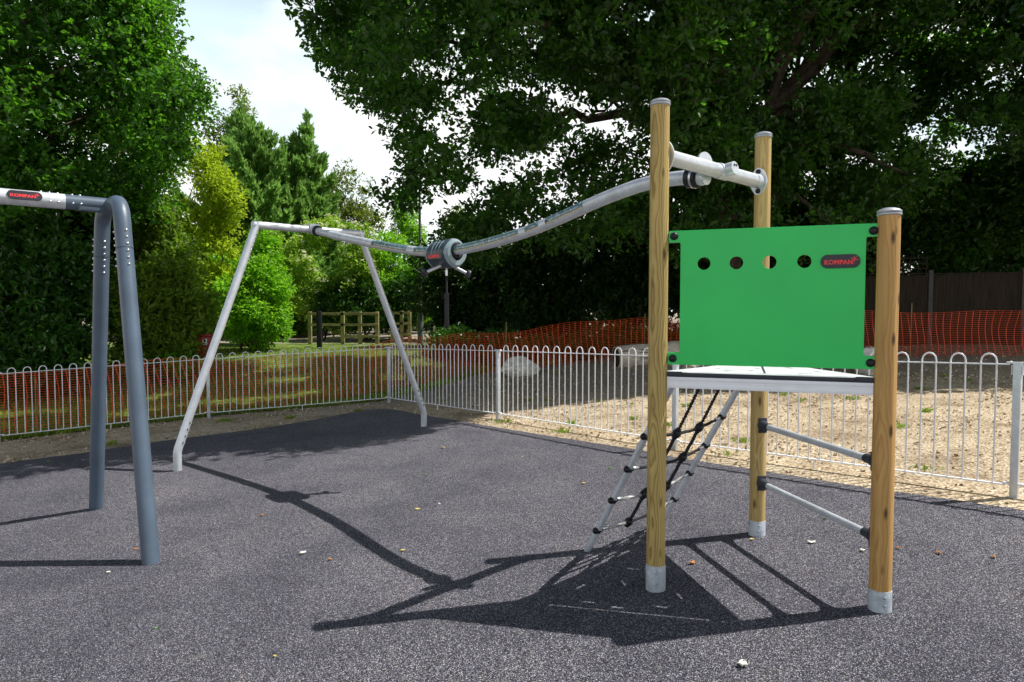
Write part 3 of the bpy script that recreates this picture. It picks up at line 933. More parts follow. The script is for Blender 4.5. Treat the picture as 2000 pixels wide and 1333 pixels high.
for i in range(4):
    a, n1, n2, b_ = nodes[i]
    ia = (n1 - a).normalized(); ib = (b_ - n2).normalized()
    strand(net, n1, n2)
    # ferrules at the tubes, rope worn to the wire near them on the lower rows
    WORN.append((a + ia * .05, n1)) if i < 2 else strand(net, a + ia * .05, n1, drop=.004)
    WORN.append((n2, b_ - ib * .05)) if i < 2 else strand(net, n2, b_ - ib * .05, drop=.004)
top1 = Vector((A.x, A.y, 1.20)) + eAB * ((lb - A).dot(eAB) + W * .37) + nAB * .03
top2 = Vector((A.x, A.y, 1.20)) + eAB * ((lb - A).dot(eAB) + W * .67) + nAB * .03
for j, tp in ((1, top1), (2, top2)):
    ch_ = [nodes[i][j] for i in range(4)] + [tp]
    for p, q in zip(ch_, ch_[1:]):
        strand(net, p, q, .0125)
netob = net.build("climbing_net", M['rope'], ride)
for p_, q_ in WORN:
    mb = MB(); strand(mb, p_, q_, drop=.004); mb.build("wire_strand", M['rope_bare'], netob)
for i in range(4):
    for j in (1, 2):
        mb = MB(); c0 = nodes[i][j]
        mb.ball(c0, .031, 14, 0, nAB, .85)
        mb.tube([c0 - eAB * .033, c0 + eAB * .033], .0165, 12)
        dn = side[0][2].normalized()
        mb.tube([c0 - dn * .036, c0 + dn * .036], .0175, 12)
        mb.build("cross_clamp", M['black_plastic'], netob)
    for idx, sgn in ((0, 1), (3, -1)):
        c0 = nodes[i][idx]; q = nodes[i][1 if idx == 0 else 2]
        d = (q - c0).normalized()
        mb = MB(); mb.tube([c0 + d * .03, c0 + d * .036, c0 + d * .082, c0 + d * .09], [.009, .0125, .0125, .009], 12)
        mb.build("ferrule", M['zinc'], netob)

# --- cross bar between the two tall posts
ZB = 2.437
mb = MB()
q0 = Vector((A.x, A.y, ZB)) + eAB * .05; q1 = Vector((B.x, B.y, ZB)) - eAB * .05
mb.tube([q0, q1], .0425, 26)
mb.tube([q1 - eAB * .075, q1 - eAB * .073, q1], [.0425, .0455, .0455], 26)
bar = mb.build("cross_bar", M['galv'], ride)
for p, d in ((A, 1), (B, -1)):
    mb = MB()
    c0 = Vector((p.x, p.y, ZB)) + eAB * d * .0535
    hor = eAB.cross(UP)
    ov = [(.047 * math.cos(2 * math.pi * k / 30) * (1.25 - .25 * abs(math.sin(2 * math.pi * k / 30))), .088 * math.sin(2 * math.pi * k / 30)) for k in range(30)]
    vs = [c0 + hor * x + UP * z + eAB * d * t for t in (-.004, .006) for x, z in ov]
    mb.add(vs, [tuple(range(29, -1, -1)), tuple(range(30, 60))] + [(i, (i + 1) % 30, 30 + (i + 1) % 30, 30 + i) for i in range(30)])
    fl = mb.build("flange", M['galv'], bar)
    for z in (.063, -.063):
        bo = MB()
        bo.lathe(c0 + UP * z + eAB * d * .006, eAB * d, [(0, .016), (.004, .016), (.012, .0135), (.018, .008), (.0195, .002)], 14)
        bo.build("flange_bolt", M['black_plastic'], bar)

# --- far frame
FL = Vector((-3.666, 7.412, -.172 + RUBZ)); FR = Vector((-1.247, 9.6, -.0586 + RUBZ))
MF = (FL + FR) / 2; eF = (FR - FL); eF.z = 0; eF.normalize()
TZ = 2.592
tl = Vector((MF.x, MF.y, TZ)) - eF * .715; tr = Vector((MF.x, MF.y, TZ)) + eF * .645
fr_r = .0445
for f0, tp, lab in ((FL, tl, "near leg of the far frame"), (FR, tr, "far leg of the far frame")):
    mb = MB()
    kz = f0 + UP * .215
    d = (tp - kz).normalized()
    mb.tube([f0 - UP * .02, f0 + UP * .17, f0 + UP * .20 + d * .01, f0 + UP * .21 + d * .035, kz + d * .3, tp - d * .05, tp + d * .036], fr_r, 24)
    lg = mb.build("frame_leg", M['galv'], ride, lab)
    bo = MB()
    view = Vector((-f0.x, -f0.y, 0)).normalized()
    rgt = (Vector((view.y, -view.x, 0)) * -1)
    rgt = rgt if rgt.x > 0 else -rgt
    for k in range(4):
        c0 = kz + d * (.10 + .075 * k)
        q = (rgt - d * rgt.dot(d)).normalized()
        bo = MB(); bo.dome(c0 + q * .043, q, .011, .009, 10); bo.build("leg_bolt", M['zinc'], lg)
        v2 = (view * .8 + rgt * .6); v2 = (v2 - d * v2.dot(d)).normalized()
        bo = MB(); bo.box(c0 + v2 * .0447, (.006, .010, .026), (v2, v2.cross(d).normalized(), d)); bo.build("slot", M['gap'], lg)
    for k in range(5):
        c0 = tp - d * (.10 + .05 * k)
        q = (rgt * .9 + view * .5); q = (q - d * q.dot(d)).normalized()
        bo = MB(); bo.dome(c0 + q * .043, q, .0095, .007, 10); bo.build("leg_bolt", M['zinc'], lg)
    ws = MB(); ws.tube([kz + d * .235, kz + d * .239], fr_r + .0012, 24); ws.build("joint_seam", M['galv_dull'], lg)
mb = MB(); mb.tube([tl - eF * .044, tr + eF * .044], fr_r, 24)
fb = mb.build("frame_bar", M['galv'], ride)

# --- overhead rail
NM = (Vector((A.x, A.y, 0)) + Vector((B.x, B.y, 0))) / 2
MM = Vector((MF.x, MF.y, 0))
rl = NM - MM; rl_n = rl.normalized()
prof = [(.012, 2.577), (.069, 2.512), (.135, 2.438), (.205, 2.367), (.27, 2.302), (.322, 2.252), (.375, 2.205), (.425, 2.168), (.465, 2.148), (.504, 2.139), (.55, 2.142), (.585, 2.152), (.621, 2.168), (.668, 2.196), (.711, 2.231), (.752, 2.272),
        (.799, 2.328), (.843, 2.379), (.883, 2.416), (.913, 2.432), (.949, 2.430), (.972, 2.416), (.984, 2.404)]
RP = catmull([(MM.x + rl.x * s_, MM.y + rl.y * s_, z) for s_, z in prof], 6)
RR = .0455
mb = MB(); mb.tube(RP, RR, 28)
rail = mb.build("overhead_rail", M['galv_dull'], ride)


def rail_at(s_):
    """point and tangent of the rail at plan fraction s"""
    best = min(range(len(RP) - 1), key=lambda i: abs((Vector((RP[i].x, RP[i].y, 0)) - MM).dot(rl_n) / rl.length - s_))
    return RP[best], (RP[min(best + 1, len(RP) - 1)] - RP[max(best - 1, 0)]).normalized()


def sleeve(name, s0, s1, a0, a1, r, mat, seg=12):
    pts = [p for p in RP if s0 <= (Vector((p.x, p.y, 0)) - MM).dot(rl_n) / rl.length <= s1]
    vs, fs = [], []
    for i, p in enumerate(pts):
        t = (pts[min(i + 1, len(pts) - 1)] - pts[max(i - 1, 0)]).normalized()
        side_ = t.cross(UP).normalized()
        if side_.x > 0: side_ = -side_             # side that faces the play area's near end
        up_ = side_.cross(t); up_ = up_ if up_.z > 0 else -up_
        for k in range(seg + 1):
            a = R(a0 + (a1 - a0) * k / seg)
            vs.append(p + (side_ * math.cos(a) + up_ * math.sin(a)) * r)
    m_ = seg + 1
    for i in range(len(pts) - 1):
        for k in range(seg):
            fs.append((i * m_ + k, i * m_ + k + 1, (i + 1) * m_ + k + 1, (i + 1) * m_ + k))
    b = MB(); b.add(vs, fs)
    o = b.build(name, mat, rail)
    so = o.modifiers.new("thickness", 'SOLIDIFY'); so.thickness = .0008; so.offset = 0
    return o


for s0, s1 in ((.27, .40), (.41, .478), (.523, .69), (.697, .735), (.742, .815)):
    sleeve("wrap_film", s0, s1, -8, 120, RR + .0012, M['film'])
    sleeve("film_edge", s0, s1, -19, -9, RR + .0013, M['film_edge'], 3)
# collars: far clamp and near clamp with rubber stops
p, t = rail_at(.012)
cl = MB()
cl.tube([p - t * .10, p - t * .02, p + t * .028], .060, 24)
cl.box(Vector((MM.x, MM.y, TZ)) + UP * .018, (.14, .115, .10), (eF, rl_n, UP), bev=.02)
cl.build("rail_clamp", M['galv_dull'], rail)
ru = MB(); ru.tube([p + t * .026, p + t * .032, p + t * .068, p + t * .076], [.058, .066, .066, .056], 24); ru.build("rubber_stop", M['black_plastic'], rail)
p, t = rail_at(.975)
ru = MB(); ru.tube([p - t * .055, p - t * .048, p - t * .018, p - t * .012], [.056, .066, .066, .060], 24)
ru.tube([p + t * .006, p + t * .012, p + t * .024, p + t * .030], [.055, .064, .064, .056], 24); ru.build("rubber_stop", M['black_plastic'], rail)
rg_ = MB(); rg_.tube([p - t * .010, p + t * .005], .066, 24); rg_.build("stop_ring", M['zinc'], rail)
cl = MB()
d0 = Vector((NM.x, NM.y, ZB)) - rl_n * .052 - eAB * .035 + UP * .034
cl.tube([p + t * .024, p + t * .06, p + t * .085], .043, 24)
cl.lathe(d0, rl_n * -1, [(0, .078), (.010, .078), (.012, .076)], 30)
cl.build("end_disc", M['galv'], rail)
lg = MB()
l0 = Vector((NM.x, NM.y, ZB)) + eAB * .065
hd = (rl_n * .97 + UP * .10).normalized()
lg.tube([l0 - hd * .02, l0 + hd * .088, l0 + hd * .092], [.040, .040, .037], 24)
lg.tube([l0 - eAB * .055, l0 - eAB * .053, l0 + eAB * .053, l0 + eAB * .055], [.043, .0475, .0475, .043], 24)
lug = lg.build("clamp_lug", M['galv'], rail)
bo = MB()
for s_ in (-.4, .75):
    c0 = l0 + hd * .0915 + UP * .017 + eAB * .02 * s_
    bo = MB(); bo.lathe(c0, hd, [(0, .0075), (.002, .0075)], 12)
    bo.build("lug_bolt", M['black_plastic'], rail)

# --- trolley on the rail, a thing that slides
p, t = rail_at(.502)
tro = thing("trolley", "dark rounded trolley with two grab handles and a hanging rope sitting on the curved rail", "trolley", p)
side_ = t.cross(UP).normalized()
if side_.x < 0: side_ = -side_               # towards the right and away
upt = side_.cross(t); upt = upt if upt.z > 0 else -upt
mb = MB()
HL = .160


def shell(mb, h0, h1, r0, r1, mi=0, seg=36, lobes=True):
    """rounded housing cross-section: round on top, a little flatter below"""
    c = p - upt * .028
    vs = []
    st = [(h0, r0 * .55), (h0, r0 * .90), (h0 + .014, r0), (h1 - .014, r1), (h1, r1 * .9), (h1, r1 * .55)]
    for h, r in st:
        for k in range(seg):
            a = 2 * math.pi * k / seg
            rr2 = r * (1.02 if math.sin(a) > 0 else .98) * (1 + .03 * math.cos(4 * a))
            vs.append(c + t * h + (side_ * math.cos(a) + upt * math.sin(a) * 1.03) * rr2)
    m_ = len(st)
    fs = [(i * seg + k, i * seg + (k + 1) % seg, (i + 1) * seg + (k + 1) % seg, (i + 1) * seg + k) for i in range(m_ - 1) for k in range(seg)]
    mb.add(vs, fs, mi)


shell(mb, -HL, HL - .035, .122, .128)
hs = mb.build("housing", M['teal_plastic'], tro)
e_ = MB(); shell(e_, HL - .034, HL + .012, .124, .112); e_.build("end_cover", M['teal_light'], hs)
e_ = MB(); shell(e_, -HL - .012, -HL - .001, .112, .118); e_.build("end_cover", M['teal_light'], hs)
for s_ in (-1, 1):
    b_ = MB()
    b_.lathe(p + t * s_ * (HL + .008), t * s_, [(-.05, .075), (0, .075), (.008, .070), (.012, .058), (.004, .0475), (-.05, .0475)], 26)
    b_.build("roller_mouth", M['black_plastic'], hs)
for s_ in (-.055, .0, .055):
    arc = []
    for k in range(9):
        a = R(118 + 9 * k)
        arc.append(p - upt * .028 + t * s_ + (side_ * math.cos(a) + upt * math.sin(a) * 1.03) * .1285)
    gr = MB(); gr.tube(arc, [.001] + [.0042] * 7 + [.001], 8)
    gr.build("grip_rib", M['teal_light'], hs)
# raised name plate on the near left side
fc = (-side_)                                # faces left and near
up2 = upt
bd = MB()
cb = p - upt * .043 - t * .01
bx = -t if (-t).cross(up2).dot(fc) > 0 else t
bd.box(cb + fc * .122, (.24, .018, .074), (t, fc, up2), bev=.006)
vs, fs = curve_mesh(text="KOMPAN", size=1., extrude=.001, offset=.032)
x0 = min(v.x for v in vs); x1 = max(v.x for v in vs); y0 = min(v.y for v in vs); y1 = max(v.y for v in vs)
bd.add([cb + fc * .1325 + bx * ((v.x - x0) / (x1 - x0) - .5) * .17 + up2 * (-.010 + ((v.y - y0) / (y1 - y0) - .5) * .034) + fc * v.z for v in vs], fs, 1)
bd.build("name_plate", [M['teal_plastic'], M['red']], hs)
for dirv in ((-side_ * .74 - UP * .36 - t * .2), (side_ * .74 - UP * .36 + t * .2)):
    dv = dirv.normalized()
    hb = MB()
    r0 = p - UP * .105
    hb.tube([r0 + dv * .05, r0 + dv * .235], .0165, 16)
    ho = hb.build("grab_handle", M['zinc'], tro)
    kb = MB(); kb.lathe(r0 + dv * .212, dv, [(-.004, .020), (.004, .034), (.014, .042), (.028, .043), (.036, .036), (.040, .018)], 20)
    kb.build("handle_knob", M['grey_plastic'], ho)
rp_ = MB()
top = p - UP * .158
strand(rp_, top - UP * .06, top - UP * .245, .0098, 22, 0, 26, 0)
ro = rp_.build("pull_rope", M['rope'], tro)
fe = MB(); fe.tube([top + UP * .03, top - UP * .012], .008, 10); fe.tube([top - UP * .01, top - UP * .014, top - UP * .064, top - UP * .068], [.008, .0125, .0125, .009], 14)
fe.build("ferrule", M['zinc'], ro)
gp = MB()
pr_ = []
z0 = .225; k_ = 0
while z0 < .535:
    pr_ += [(z0, .0205), (z0 + .018, .0205), (z0 + .0185, .0235), (z0 + .0245, .0235), (z0 + .025, .0205)]
    z0 += .031
gp.lathe(top, -UP, [(.222, .012), (.224, .0195)] + pr_ + [(.550, .019), (.553, .008)], 18)
gp.build("rope_grip", M['black_plastic'], ro)

# ================================================================== SWING FRAME at the left
S1 = Vector((-2.434, 4.53, -.1144 + RUBZ)); S2 = Vector((-3.686, 5.978, -.1732 + RUBZ))
SM = (S1 + S2) / 2
dS = (S2 - S1); dS.z = 0; hlf = dS.length / 2; dS.normalize()
bdir = Vector((-.756, -.654, 0)).normalized()
SZ = 2.395
swing = thing("swing_frame", "slate grey A shaped swing frame with a pale galvanised top beam at the left edge", "swing frame", Vector((SM.x, SM.y, -.14)))
SR = .0565


def a_frame(c, gfun):
    cc = Vector((c.x, c.y, 0))
    for sg, lab in ((-1, None), (1, None)):
        ft = cc + dS * sg * hlf; ft.z = gfun(ft) + RUBZ
        el = cc + dS * sg * .36 + UP * (SZ - .145)
        d = (el - ft).normalized()
        c1 = cc + dS * sg * .315 + UP * (SZ - .02)
        pts = [ft - d * .03, ft + d * .6, el - d * .3, el - d * .06, el]
        # smooth elbow
        e0, e1, e2 = el, cc + dS * sg * .318 + UP * SZ, cc + dS * sg * .16 + UP * SZ
        pts += [e0 * (1 - u) ** 2 + e1 * 2 * u * (1 - u) + e2 * u * u for u in (.15, .3, .45, .6, .75, .9, 1.)]
        pts += [cc + UP * SZ]
        mb = MB(); mb.tube(pts, SR, 32)
        lg = mb.build("leg", M['slate'], swing)
        sm = MB(); jn = el - d * .22
        sm.tube([jn, jn + d * .004], SR + .0012, 32); sm.build("joint_seam", M['gap'], lg)
        bo = MB()
        for ang in (R(-40), R(-150), R(100)):
            vv = Vector((math.cos(ang), math.sin(ang), 0)); vv = (vv - d * vv.dot(d)).normalized()
            for k in range(6):
                bo = MB(); bo.dome(el - d * (.09 + .051 * k) + vv * (SR - .001), vv, .0105, .010, 12)
                bo.build("leg_bolt", M['zinc'], lg)


a_frame(SM, lambda v: .047 * v.x)
far_c = SM + bdir * 3.6
a_frame(far_c, lambda v: g(v.x, v.y))
b0 = Vector((SM.x, SM.y, SZ)); b1 = Vector((far_c.x, far_c.y, SZ))
mb = MB(); mb.tube([b0 + bdir * .30, b1 - bdir * .30], .0555, 36)
beam = mb.build("top_beam", galv("beam_galvanised", (.68, .71, .74), .38, .3, .25), swing)
sl = MB()
for q, s_ in ((b0, 1), (b1, -1)):
    sl = MB()
    sl.tube([q + bdir * s_ * .02, q + bdir * s_ * .299], .0540, 36)
    # milled flat and box-shaped saddle where the beam meets the legs
    sl.box(q + bdir * s_ * .12 - UP * .030, (.20, .094, .05), (bdir, bdir.cross(UP), UP), bev=.004)
    sl.build("beam_socket", M['slate'], beam)
bo = MB()
vb = Vector((bdir.y, -bdir.x, 0))
vb = vb if vb.y < 0 else -vb               # near side of the beam
for s_ in (.205, .255, .345, .395, .445):
    for ang in (R(-14), R(78), R(200)):
        vv = (vb * math.cos(ang) + UP * math.sin(ang)).normalized()
        if ang < 0 and s_ > .43: continue
        bo = MB(); bo.dome(b0 + bdir * s_ + vv * .0545, vv, .0095, .009, 12)
        bo.build("beam_bolt", M['zinc'], beam)
badge(beam, b0 + bdir * .545 + (vb * math.cos(R(12)) + UP * math.sin(R(12))) * .0545, -bdir, (UP * math.cos(R(12)) - vb * math.sin(R(12))), .205, .062)

# ================================================================== BOW TOP FENCES
def bow_panel(fence, p, q):
    """one 3 m bay between two posts: rails, 14 hoops, short leg"""
    p = Vector((p[0], p[1], g(*p))); q = Vector((q[0], q[1], g(*q)))
    e = Vector((q.x - p.x, q.y - p.y, 0)); L_ = e.length; e.normalize(); nn = Vector((e.y, -e.x, 0))
    at = lambda s_, z: p.lerp(q, s_ / L_) + UP * z
    sl_ = (q - p).normalized()
    rl_ = MB()
    for z, h in ((1.012, .009), (.092, .009)):
        rl_.box(at(L_ / 2, z), (L_ - .11, .036, h), (sl_, nn, sl_.cross(nn) * -1))
        for s_ in (.045, L_ - .045):
            rl_.box(at(s_, z + (.012 if z > .5 else .012)), (.052, .030, .014), (e, nn, UP), bev=.002)
            rl_.dome(at(s_, z + .019), UP, .009, .007, 8)
    for s_ in (.035, L_ - .035):
        rl_.box(at(s_, .97), (.006, .034, .075), (e, nn, UP))
    rl_.tube([at(L_ * .5, .092), at(L_ * .5, -.03)], .0075, 8)
    pan = rl_.build("fence_bay", M['galv_fence'], fence)
    nb = 14
    pitch = (L_ - .27) / (nb * 2 - 1)
    for k in range(nb):
        x0 = .135 + pitch * 2 * k; x1 = x0 + pitch
        rad_ = pitch / 2
        pts = [at(x0, .085), at(x0, .6), at(x0, 1.035)]
        for a in (150, 120, 90, 60, 30):
            pts.append(at((x0 + x1) / 2 + rad_ * math.cos(R(a)), 1.035 + rad_ * 1.12 * math.sin(R(a))))
        pts += [at(x1, 1.035), at(x1, .6), at(x1, .085)]
        hb = MB(); hb.tube(pts, .0068, 8)
        hb.build("hoop", M['galv_fence'], pan)


def fence_post(fence, p, ang):
    z = g(*p)
    mb = MB()
    ca, sa = math.cos(ang), math.sin(ang)
    mb.box((p[0], p[1], z + .505), (.052, .052, 1.05), (Vector((ca, sa, 0)), Vector((-sa, ca, 0)), UP), bev=.004)
    mb.build("fence_post", M['galv'], fence)


K = (-2.264, 12.515)
PR = [K, (-.203, 9.974), (1.775, 7.379), (3.808, 5.122), (5.86, 2.75)]
PLft = [K, (-5.176, 11.585), (-7.62, 10.05), (-10.1, 8.45)]
fR = thing("bow_top_fence", "galvanised hoop top fence running from the far corner past the play tower to the right", "fence", (K[0], K[1], g(*K)), "hoop top fences round the play area")
for p_, q_ in zip(PR, PR[1:]):
    bow_panel(fR, p_, q_)
for i, p_ in enumerate(PR):
    q_ = PR[min(i + 1, len(PR) - 1)]; o_ = PR[max(i - 1, 0)]
    fence_post(fR, p_, math.atan2(q_[1] - o_[1], q_[0] - o_[0]) + (0 if i else .2))
fL = thing("bow_top_fence", "galvanised hoop top fence across the left with orange netting and lawn behind it", "fence", (PLft[1][0], PLft[1][1], g(*PLft[1])), "hoop top fences round the play area")
for p_, q_ in zip(PLft, PLft[1:]):
    bow_panel(fL, p_, q_)
for i, p_ in enumerate(PLft):
    if i == 0: continue
    q_ = PLft[min(i + 1, len(PLft) - 1)]; o_ = PLft[i - 1]
    fence_post(fL, p_, math.atan2(q_[1] - o_[1], q_[0] - o_[0]))

# ================================================================== ORANGE BARRIER NETTING
NETP = [(-12.2, 8.0), (-9.6, 9.35), (-7.6, 10.75), (-5.3, 12.05), (-3.95, 12.75), (-2.75, 14.0), (-1.6, 15.6), (-.2, 16.75), (1.8, 17.1), (4.2, 16.9), (6.6, 16.0), (9.0, 15.2), (11.5, 14.5), (14.5, 13.8)]
line = catmull([(x, y, 0) for x, y in NETP], 14)
acc = [0.]
for a, b in zip(line, line[1:]): acc.append(acc[-1] + (b - a).length)
LEN = acc[-1]
sx_ = np.array([p.x for p in line]); sy_ = np.array([p.y for p in line]); sa_ = np.array(acc)
xa = lambda s: np.interp(s, sa_, sx_)
ya = lambda s: np.interp(s, sa_, sy_)
nrm_x = lambda s: (ya(s + .05) - ya(s - .05)) / .1
nrm_y = lambda s: -(xa(s + .05) - xa(s - .05)) / .1
HT = 1.0


def net_pt(s, v):
    """s along, v 0..1 up; the netting sags, leans and bellies"""
    s = np.asarray(s, float); v = np.asarray(v, float)
    sagv = .05 * np.sin(s * 1.15) + .03 * np.sin(s * 2.7 + 1) + .04 * np.sin(s * .43 + 2)
    low = smooth(11.5, 6.5, s) * .0
    top = HT + sagv * v + .0
    bel = .10 * np.sin(np.pi * v) * np.sin(s * 2.1) + .05 * np.sin(s * 5.1 + 4 * v)
    lean = (.16 + .13 * np.sin(s * .9)) * (1 - v) * np.where(s < 11.5, 1.0, .25)
    wav = .018 * np.sin(v * 5 + s * .8)
    ss = s + lean + wav
    z = gz(xa(ss), ya(ss)) + .035 + v * (top - .035) + .006 * np.sin(s * 4 + v * 3)
    return np.stack([xa(ss) + nrm_x(ss) * bel, ya(ss) + nrm_y(ss) * bel, z], -1)


def ribbons(S, Vv, width, horizontal):
    """strips through grids of (s, v): rows of ribbons"""
    P = net_pt(S, Vv)                        # rows x n x 3
    if horizontal:
        off = (np.array([0, 0, 1.]) * .72 + np.stack([nrm_x(S), nrm_y(S), 0 * S], -1) * -.75) * width / 2
        a, b = P + off, P - off
    else:
        d = np.stack([xa(S + .05) - xa(S - .05), ya(S + .05) - ya(S - .05), 0 * S], -1) / .1
        a, b = P + d * width / 2, P - d * width / 2
    r_, n_ = S.shape
    V = np.stack([a, b], 2).reshape(-1, 3)
    i, j = np.meshgrid(np.arange(r_), np.arange(n_ - 1), indexing='ij')
    k = ((i * n_ + j) * 2).ravel()
    return V, np.stack([k, k + 1, k + 3, k + 2], 1)


nh = 24
hs_ = np.linspace(.1, LEN - .6, int(LEN / .1))
S, Vv = np.meshgrid(hs_, np.linspace(0, 1, nh))
V1, Q1 = ribbons(S, Vv, .0078, True)
vs_ = np.arange(.1, LEN - .6, .14)
S2_, V2_ = np.meshgrid(vs_, np.linspace(0, 1, 22), indexing='ij')
V2, Q2 = ribbons(S2_, V2_, .0120, False)
bar_ = thing("barrier_netting", "long run of orange plastic barrier netting sagging outside the hoop top fence", "barrier netting", (float(xa(16.)), float(ya(16.)), g(float(xa(16.)), float(ya(16.)))))
o = link_mesh("netting", fast_mesh("netting", np.concatenate([V1, V2]), np.concatenate([Q1, Q2 + len(V1)]), M['orange']), bar_)
so = o.modifiers.new("thickness", 'SOLIDIFY'); so.thickness = .003; so.offset = 0
for px_, py_, h_ in ((-.15, 16.72, 1.22), (3.3, 16.97, 1.15), (8.9, 15.2, 1.2), (-3.9, 12.8, 1.0), (-7.6, 10.8, .98), (5.9, 16.3, 1.1), (12.4, 14.25, 1.2)):
    mb = MB(); z0 = g(px_, py_)
    mb.tube([(px_, py_ + .03, z0 - .1), (px_ + .01, py_ + .03, z0 + h_)], .009, 8)
    mb.build("stake", M['rail_timber'], bar_)

# ================================================================== BOULDERS AND LOG
def boulder(loc, size, seed, label, rot=0.):
    bm = bmesh.new()
    bmesh.ops.create_icosphere(bm, subdivisions=4, radius=1)
    r_ = random.Random(seed)
    from mathutils import noise as mn
    pl_ = [(Vector((r_.uniform(-1, 1), r_.uniform(-1, 1), r_.uniform(-.3, 1))).normalized(), r_.uniform(.72, .93)) for _ in range(14)]
    for v in bm.verts:
        d = v.co.normalized(); rr2 = 1.
        for nn, h in pl_:
            c_ = d.dot(nn)
            if c_ > 0 and rr2 * c_ > h: rr2 = h / c_
        rr2 *= 1 + .09 * mn.noise(d * 2.3 + Vector((seed, 0, 0))) + .035 * mn.noise(d * 7)
        v.co = d * rr2
    me = bpy.data.meshes.new("boulder"); bm.to_mesh(me); bm.free()
    me.materials.append(M['stone']); me.polygons.foreach_set("use_smooth", [True] * len(me.polygons)); me.set_sharp_from_angle(angle=R(32))
    o = bpy.data.objects.new("boulder", me); COL.objects.link(o)
    o.location = (loc[0], loc[1], g(*loc) + size[2] * .72); o.scale = size; o.rotation_euler = (0, 0, rot)
    return tag(o, label, "boulder", "boulders on the woodchip")


boulder((.2, 15.75), (.48, .36, .26), 3, "smooth pale grey boulder behind the second fence post from the far corner", .2)
boulder((7.05, 13.3), (.42, .36, .30), 9, "rough grey boulder partly hidden by the short orange post", .9)
lgx = [(2.42, 15.85), (4.7, 16.35)]
mb = MB()
p0 = Vector((*lgx[0], g(*lgx[0]) + .22)); p1 = Vector((*lgx[1], g(*lgx[1]) + .22))
rl2 = random.Random(4)
n_ = 12
pts = [p0.lerp(p1, k / n_) + Vector((0, rl2.uniform(-.01, .01), rl2.uniform(-.008, .008))) for k in range(n_ + 1)]
mb.tube(pts, [.255] + [.27 + rl2.uniform(-.008, .008) for _ in range(n_ - 1)] + [.26], 26)
log = mb.build("log", M['log'])
tag(log, "fat weathered grey log lying on the woodchip behind the fence", "log")
cr = MB()
ax_ = (p1 - p0).normalized()
for k in range(7):
    a = R(rl2.uniform(185, 275)); nn = Vector((0, -1, 0)); w = ax_.cross(UP).normalized()
    w = w if w.y < 0 else -w
    d = (w * math.cos(R(rl2.uniform(-25, 45))) + UP * math.sin(R(rl2.uniform(-25, 45)))).normalized()
    s0 = rl2.uniform(.05, .6)
    cr.box(p0.lerp(p1, s0) + d * .268, (rl2.uniform(.35, .8), .006, .012), (ax_, d, ax_.cross(d)))
cr.build("crack", M['gap'], log)
eg = MB(); eg.lathe(p0 - ax_ * .002, -ax_, [(0, .235), (.006, .225), (.009, .14), (.007, .05)], 22)
eg.build("end_grain", M['fence_timber'], log)

# ================================================================== TIMBER FENCES AND FURNITURE AT THE BACK
# close boarded fence at the right
cb0, cb1 = Vector((6.8, 18.58, 0)), Vector((16.4, 15.44, 0))
ec = (cb1 - cb0).normalized(); ncb = Vector((ec.y, -ec.x, 0)); Lc = (cb1 - cb0).length
cbf = thing("board_fence", "dark close boarded timber fence with concrete posts under the trees at the right", "fence", Vector((10, 17.5, g(10, 17.5))))
rb_ = random.Random(8)
nbay = int(Lc / 2.0)
for k in range(nbay + 1):
    q = cb0 + ec * k * 2.0; z0 = g(q.x, q.y)
    mb = MB(); mb.box(q + UP * (z0 + .93), (.10, .10, 1.95), (ec, ncb, UP), bev=.008)
    mb.build("concrete_post", M['concrete'], cbf)
    if k == nbay: break
    bd = MB()
    s_ = .06
    while s_ < 1.92:
        w_ = rb_.uniform(.105, .125)
        c_ = q + ec * (s_ + w_ / 2)
        bd.box(c_ + UP * (g(c_.x, c_.y) + .10 + .83) + ncb * rb_.uniform(-.004, .004), (w_ + .012, .016, 1.70 + rb_.uniform(-.012, .012)), ((ec + ncb * .07).normalized(), (ncb - ec * .07).normalized(), UP))
        s_ += w_ - .002
    c_ = q + ec * 1.0; zc = g(c_.x, c_.y)
    bd.box(c_ + UP * (zc + .09), (1.9, .03, .15), (ec, ncb, UP))
    bd.box(c_ + UP * (zc + 1.79), (1.9, .055, .03), (ec, ncb, UP))
    bd.build("fence_bay", M['fence_timber'], cbf)
    if k in (0, 1):
        tr_ = MB()
        for j in range(11):
            tr_.box(c_ + ec * (-.9 + .18 * j) + UP * (zc + 2.05), (.022, .018, .48), (ec, ncb, UP))
        for j in range(4):
            tr_.box(c_ + ncb * .0195 + UP * (zc + 1.86 + .13 * j), (1.86, .018, .022), (ec, ncb, UP))
        tr_.build("trellis", M['fence_timber'], cbf)

# post and rail fence, far left of centre
def post_rail(pts, label, gaps, loc):
    f = thing("post_and_rail_fence", label, "fence", loc, "post and rail fences beyond the lawn")
    r_ = random.Random(len(pts))
    for (x, y) in pts:
        mb = MB(); mb.box((x, y, g(x, y) + .6), (.13, .10, 1.26 + r_.uniform(-.03, .03)), bev=.01); mb.build("post", M['rail_timber'], f)
    for (x0, y0), (x1, y1) in zip(pts, pts[1:]):
        e = Vector((x1 - x0, y1 - y0, 0)); L_ = e.length; e.normalize(); nn = Vector((e.y, -e.x, 0)); nn = nn if nn.y < 0 else -nn
        for z in (1.14, .74, .32):
            if (x0, z) in gaps: continue
            c_ = Vector(((x0 + x1) / 2, (y0 + y1) / 2, (g(x0, y0) + g(x1, y1)) / 2 + z)) + nn * .072
            mb = MB(); mb.box(c_, (L_ + .12, .042, .095), (e, nn, UP), bev=.006); mb.build("rail", M['rail_timber'], f)
    return f


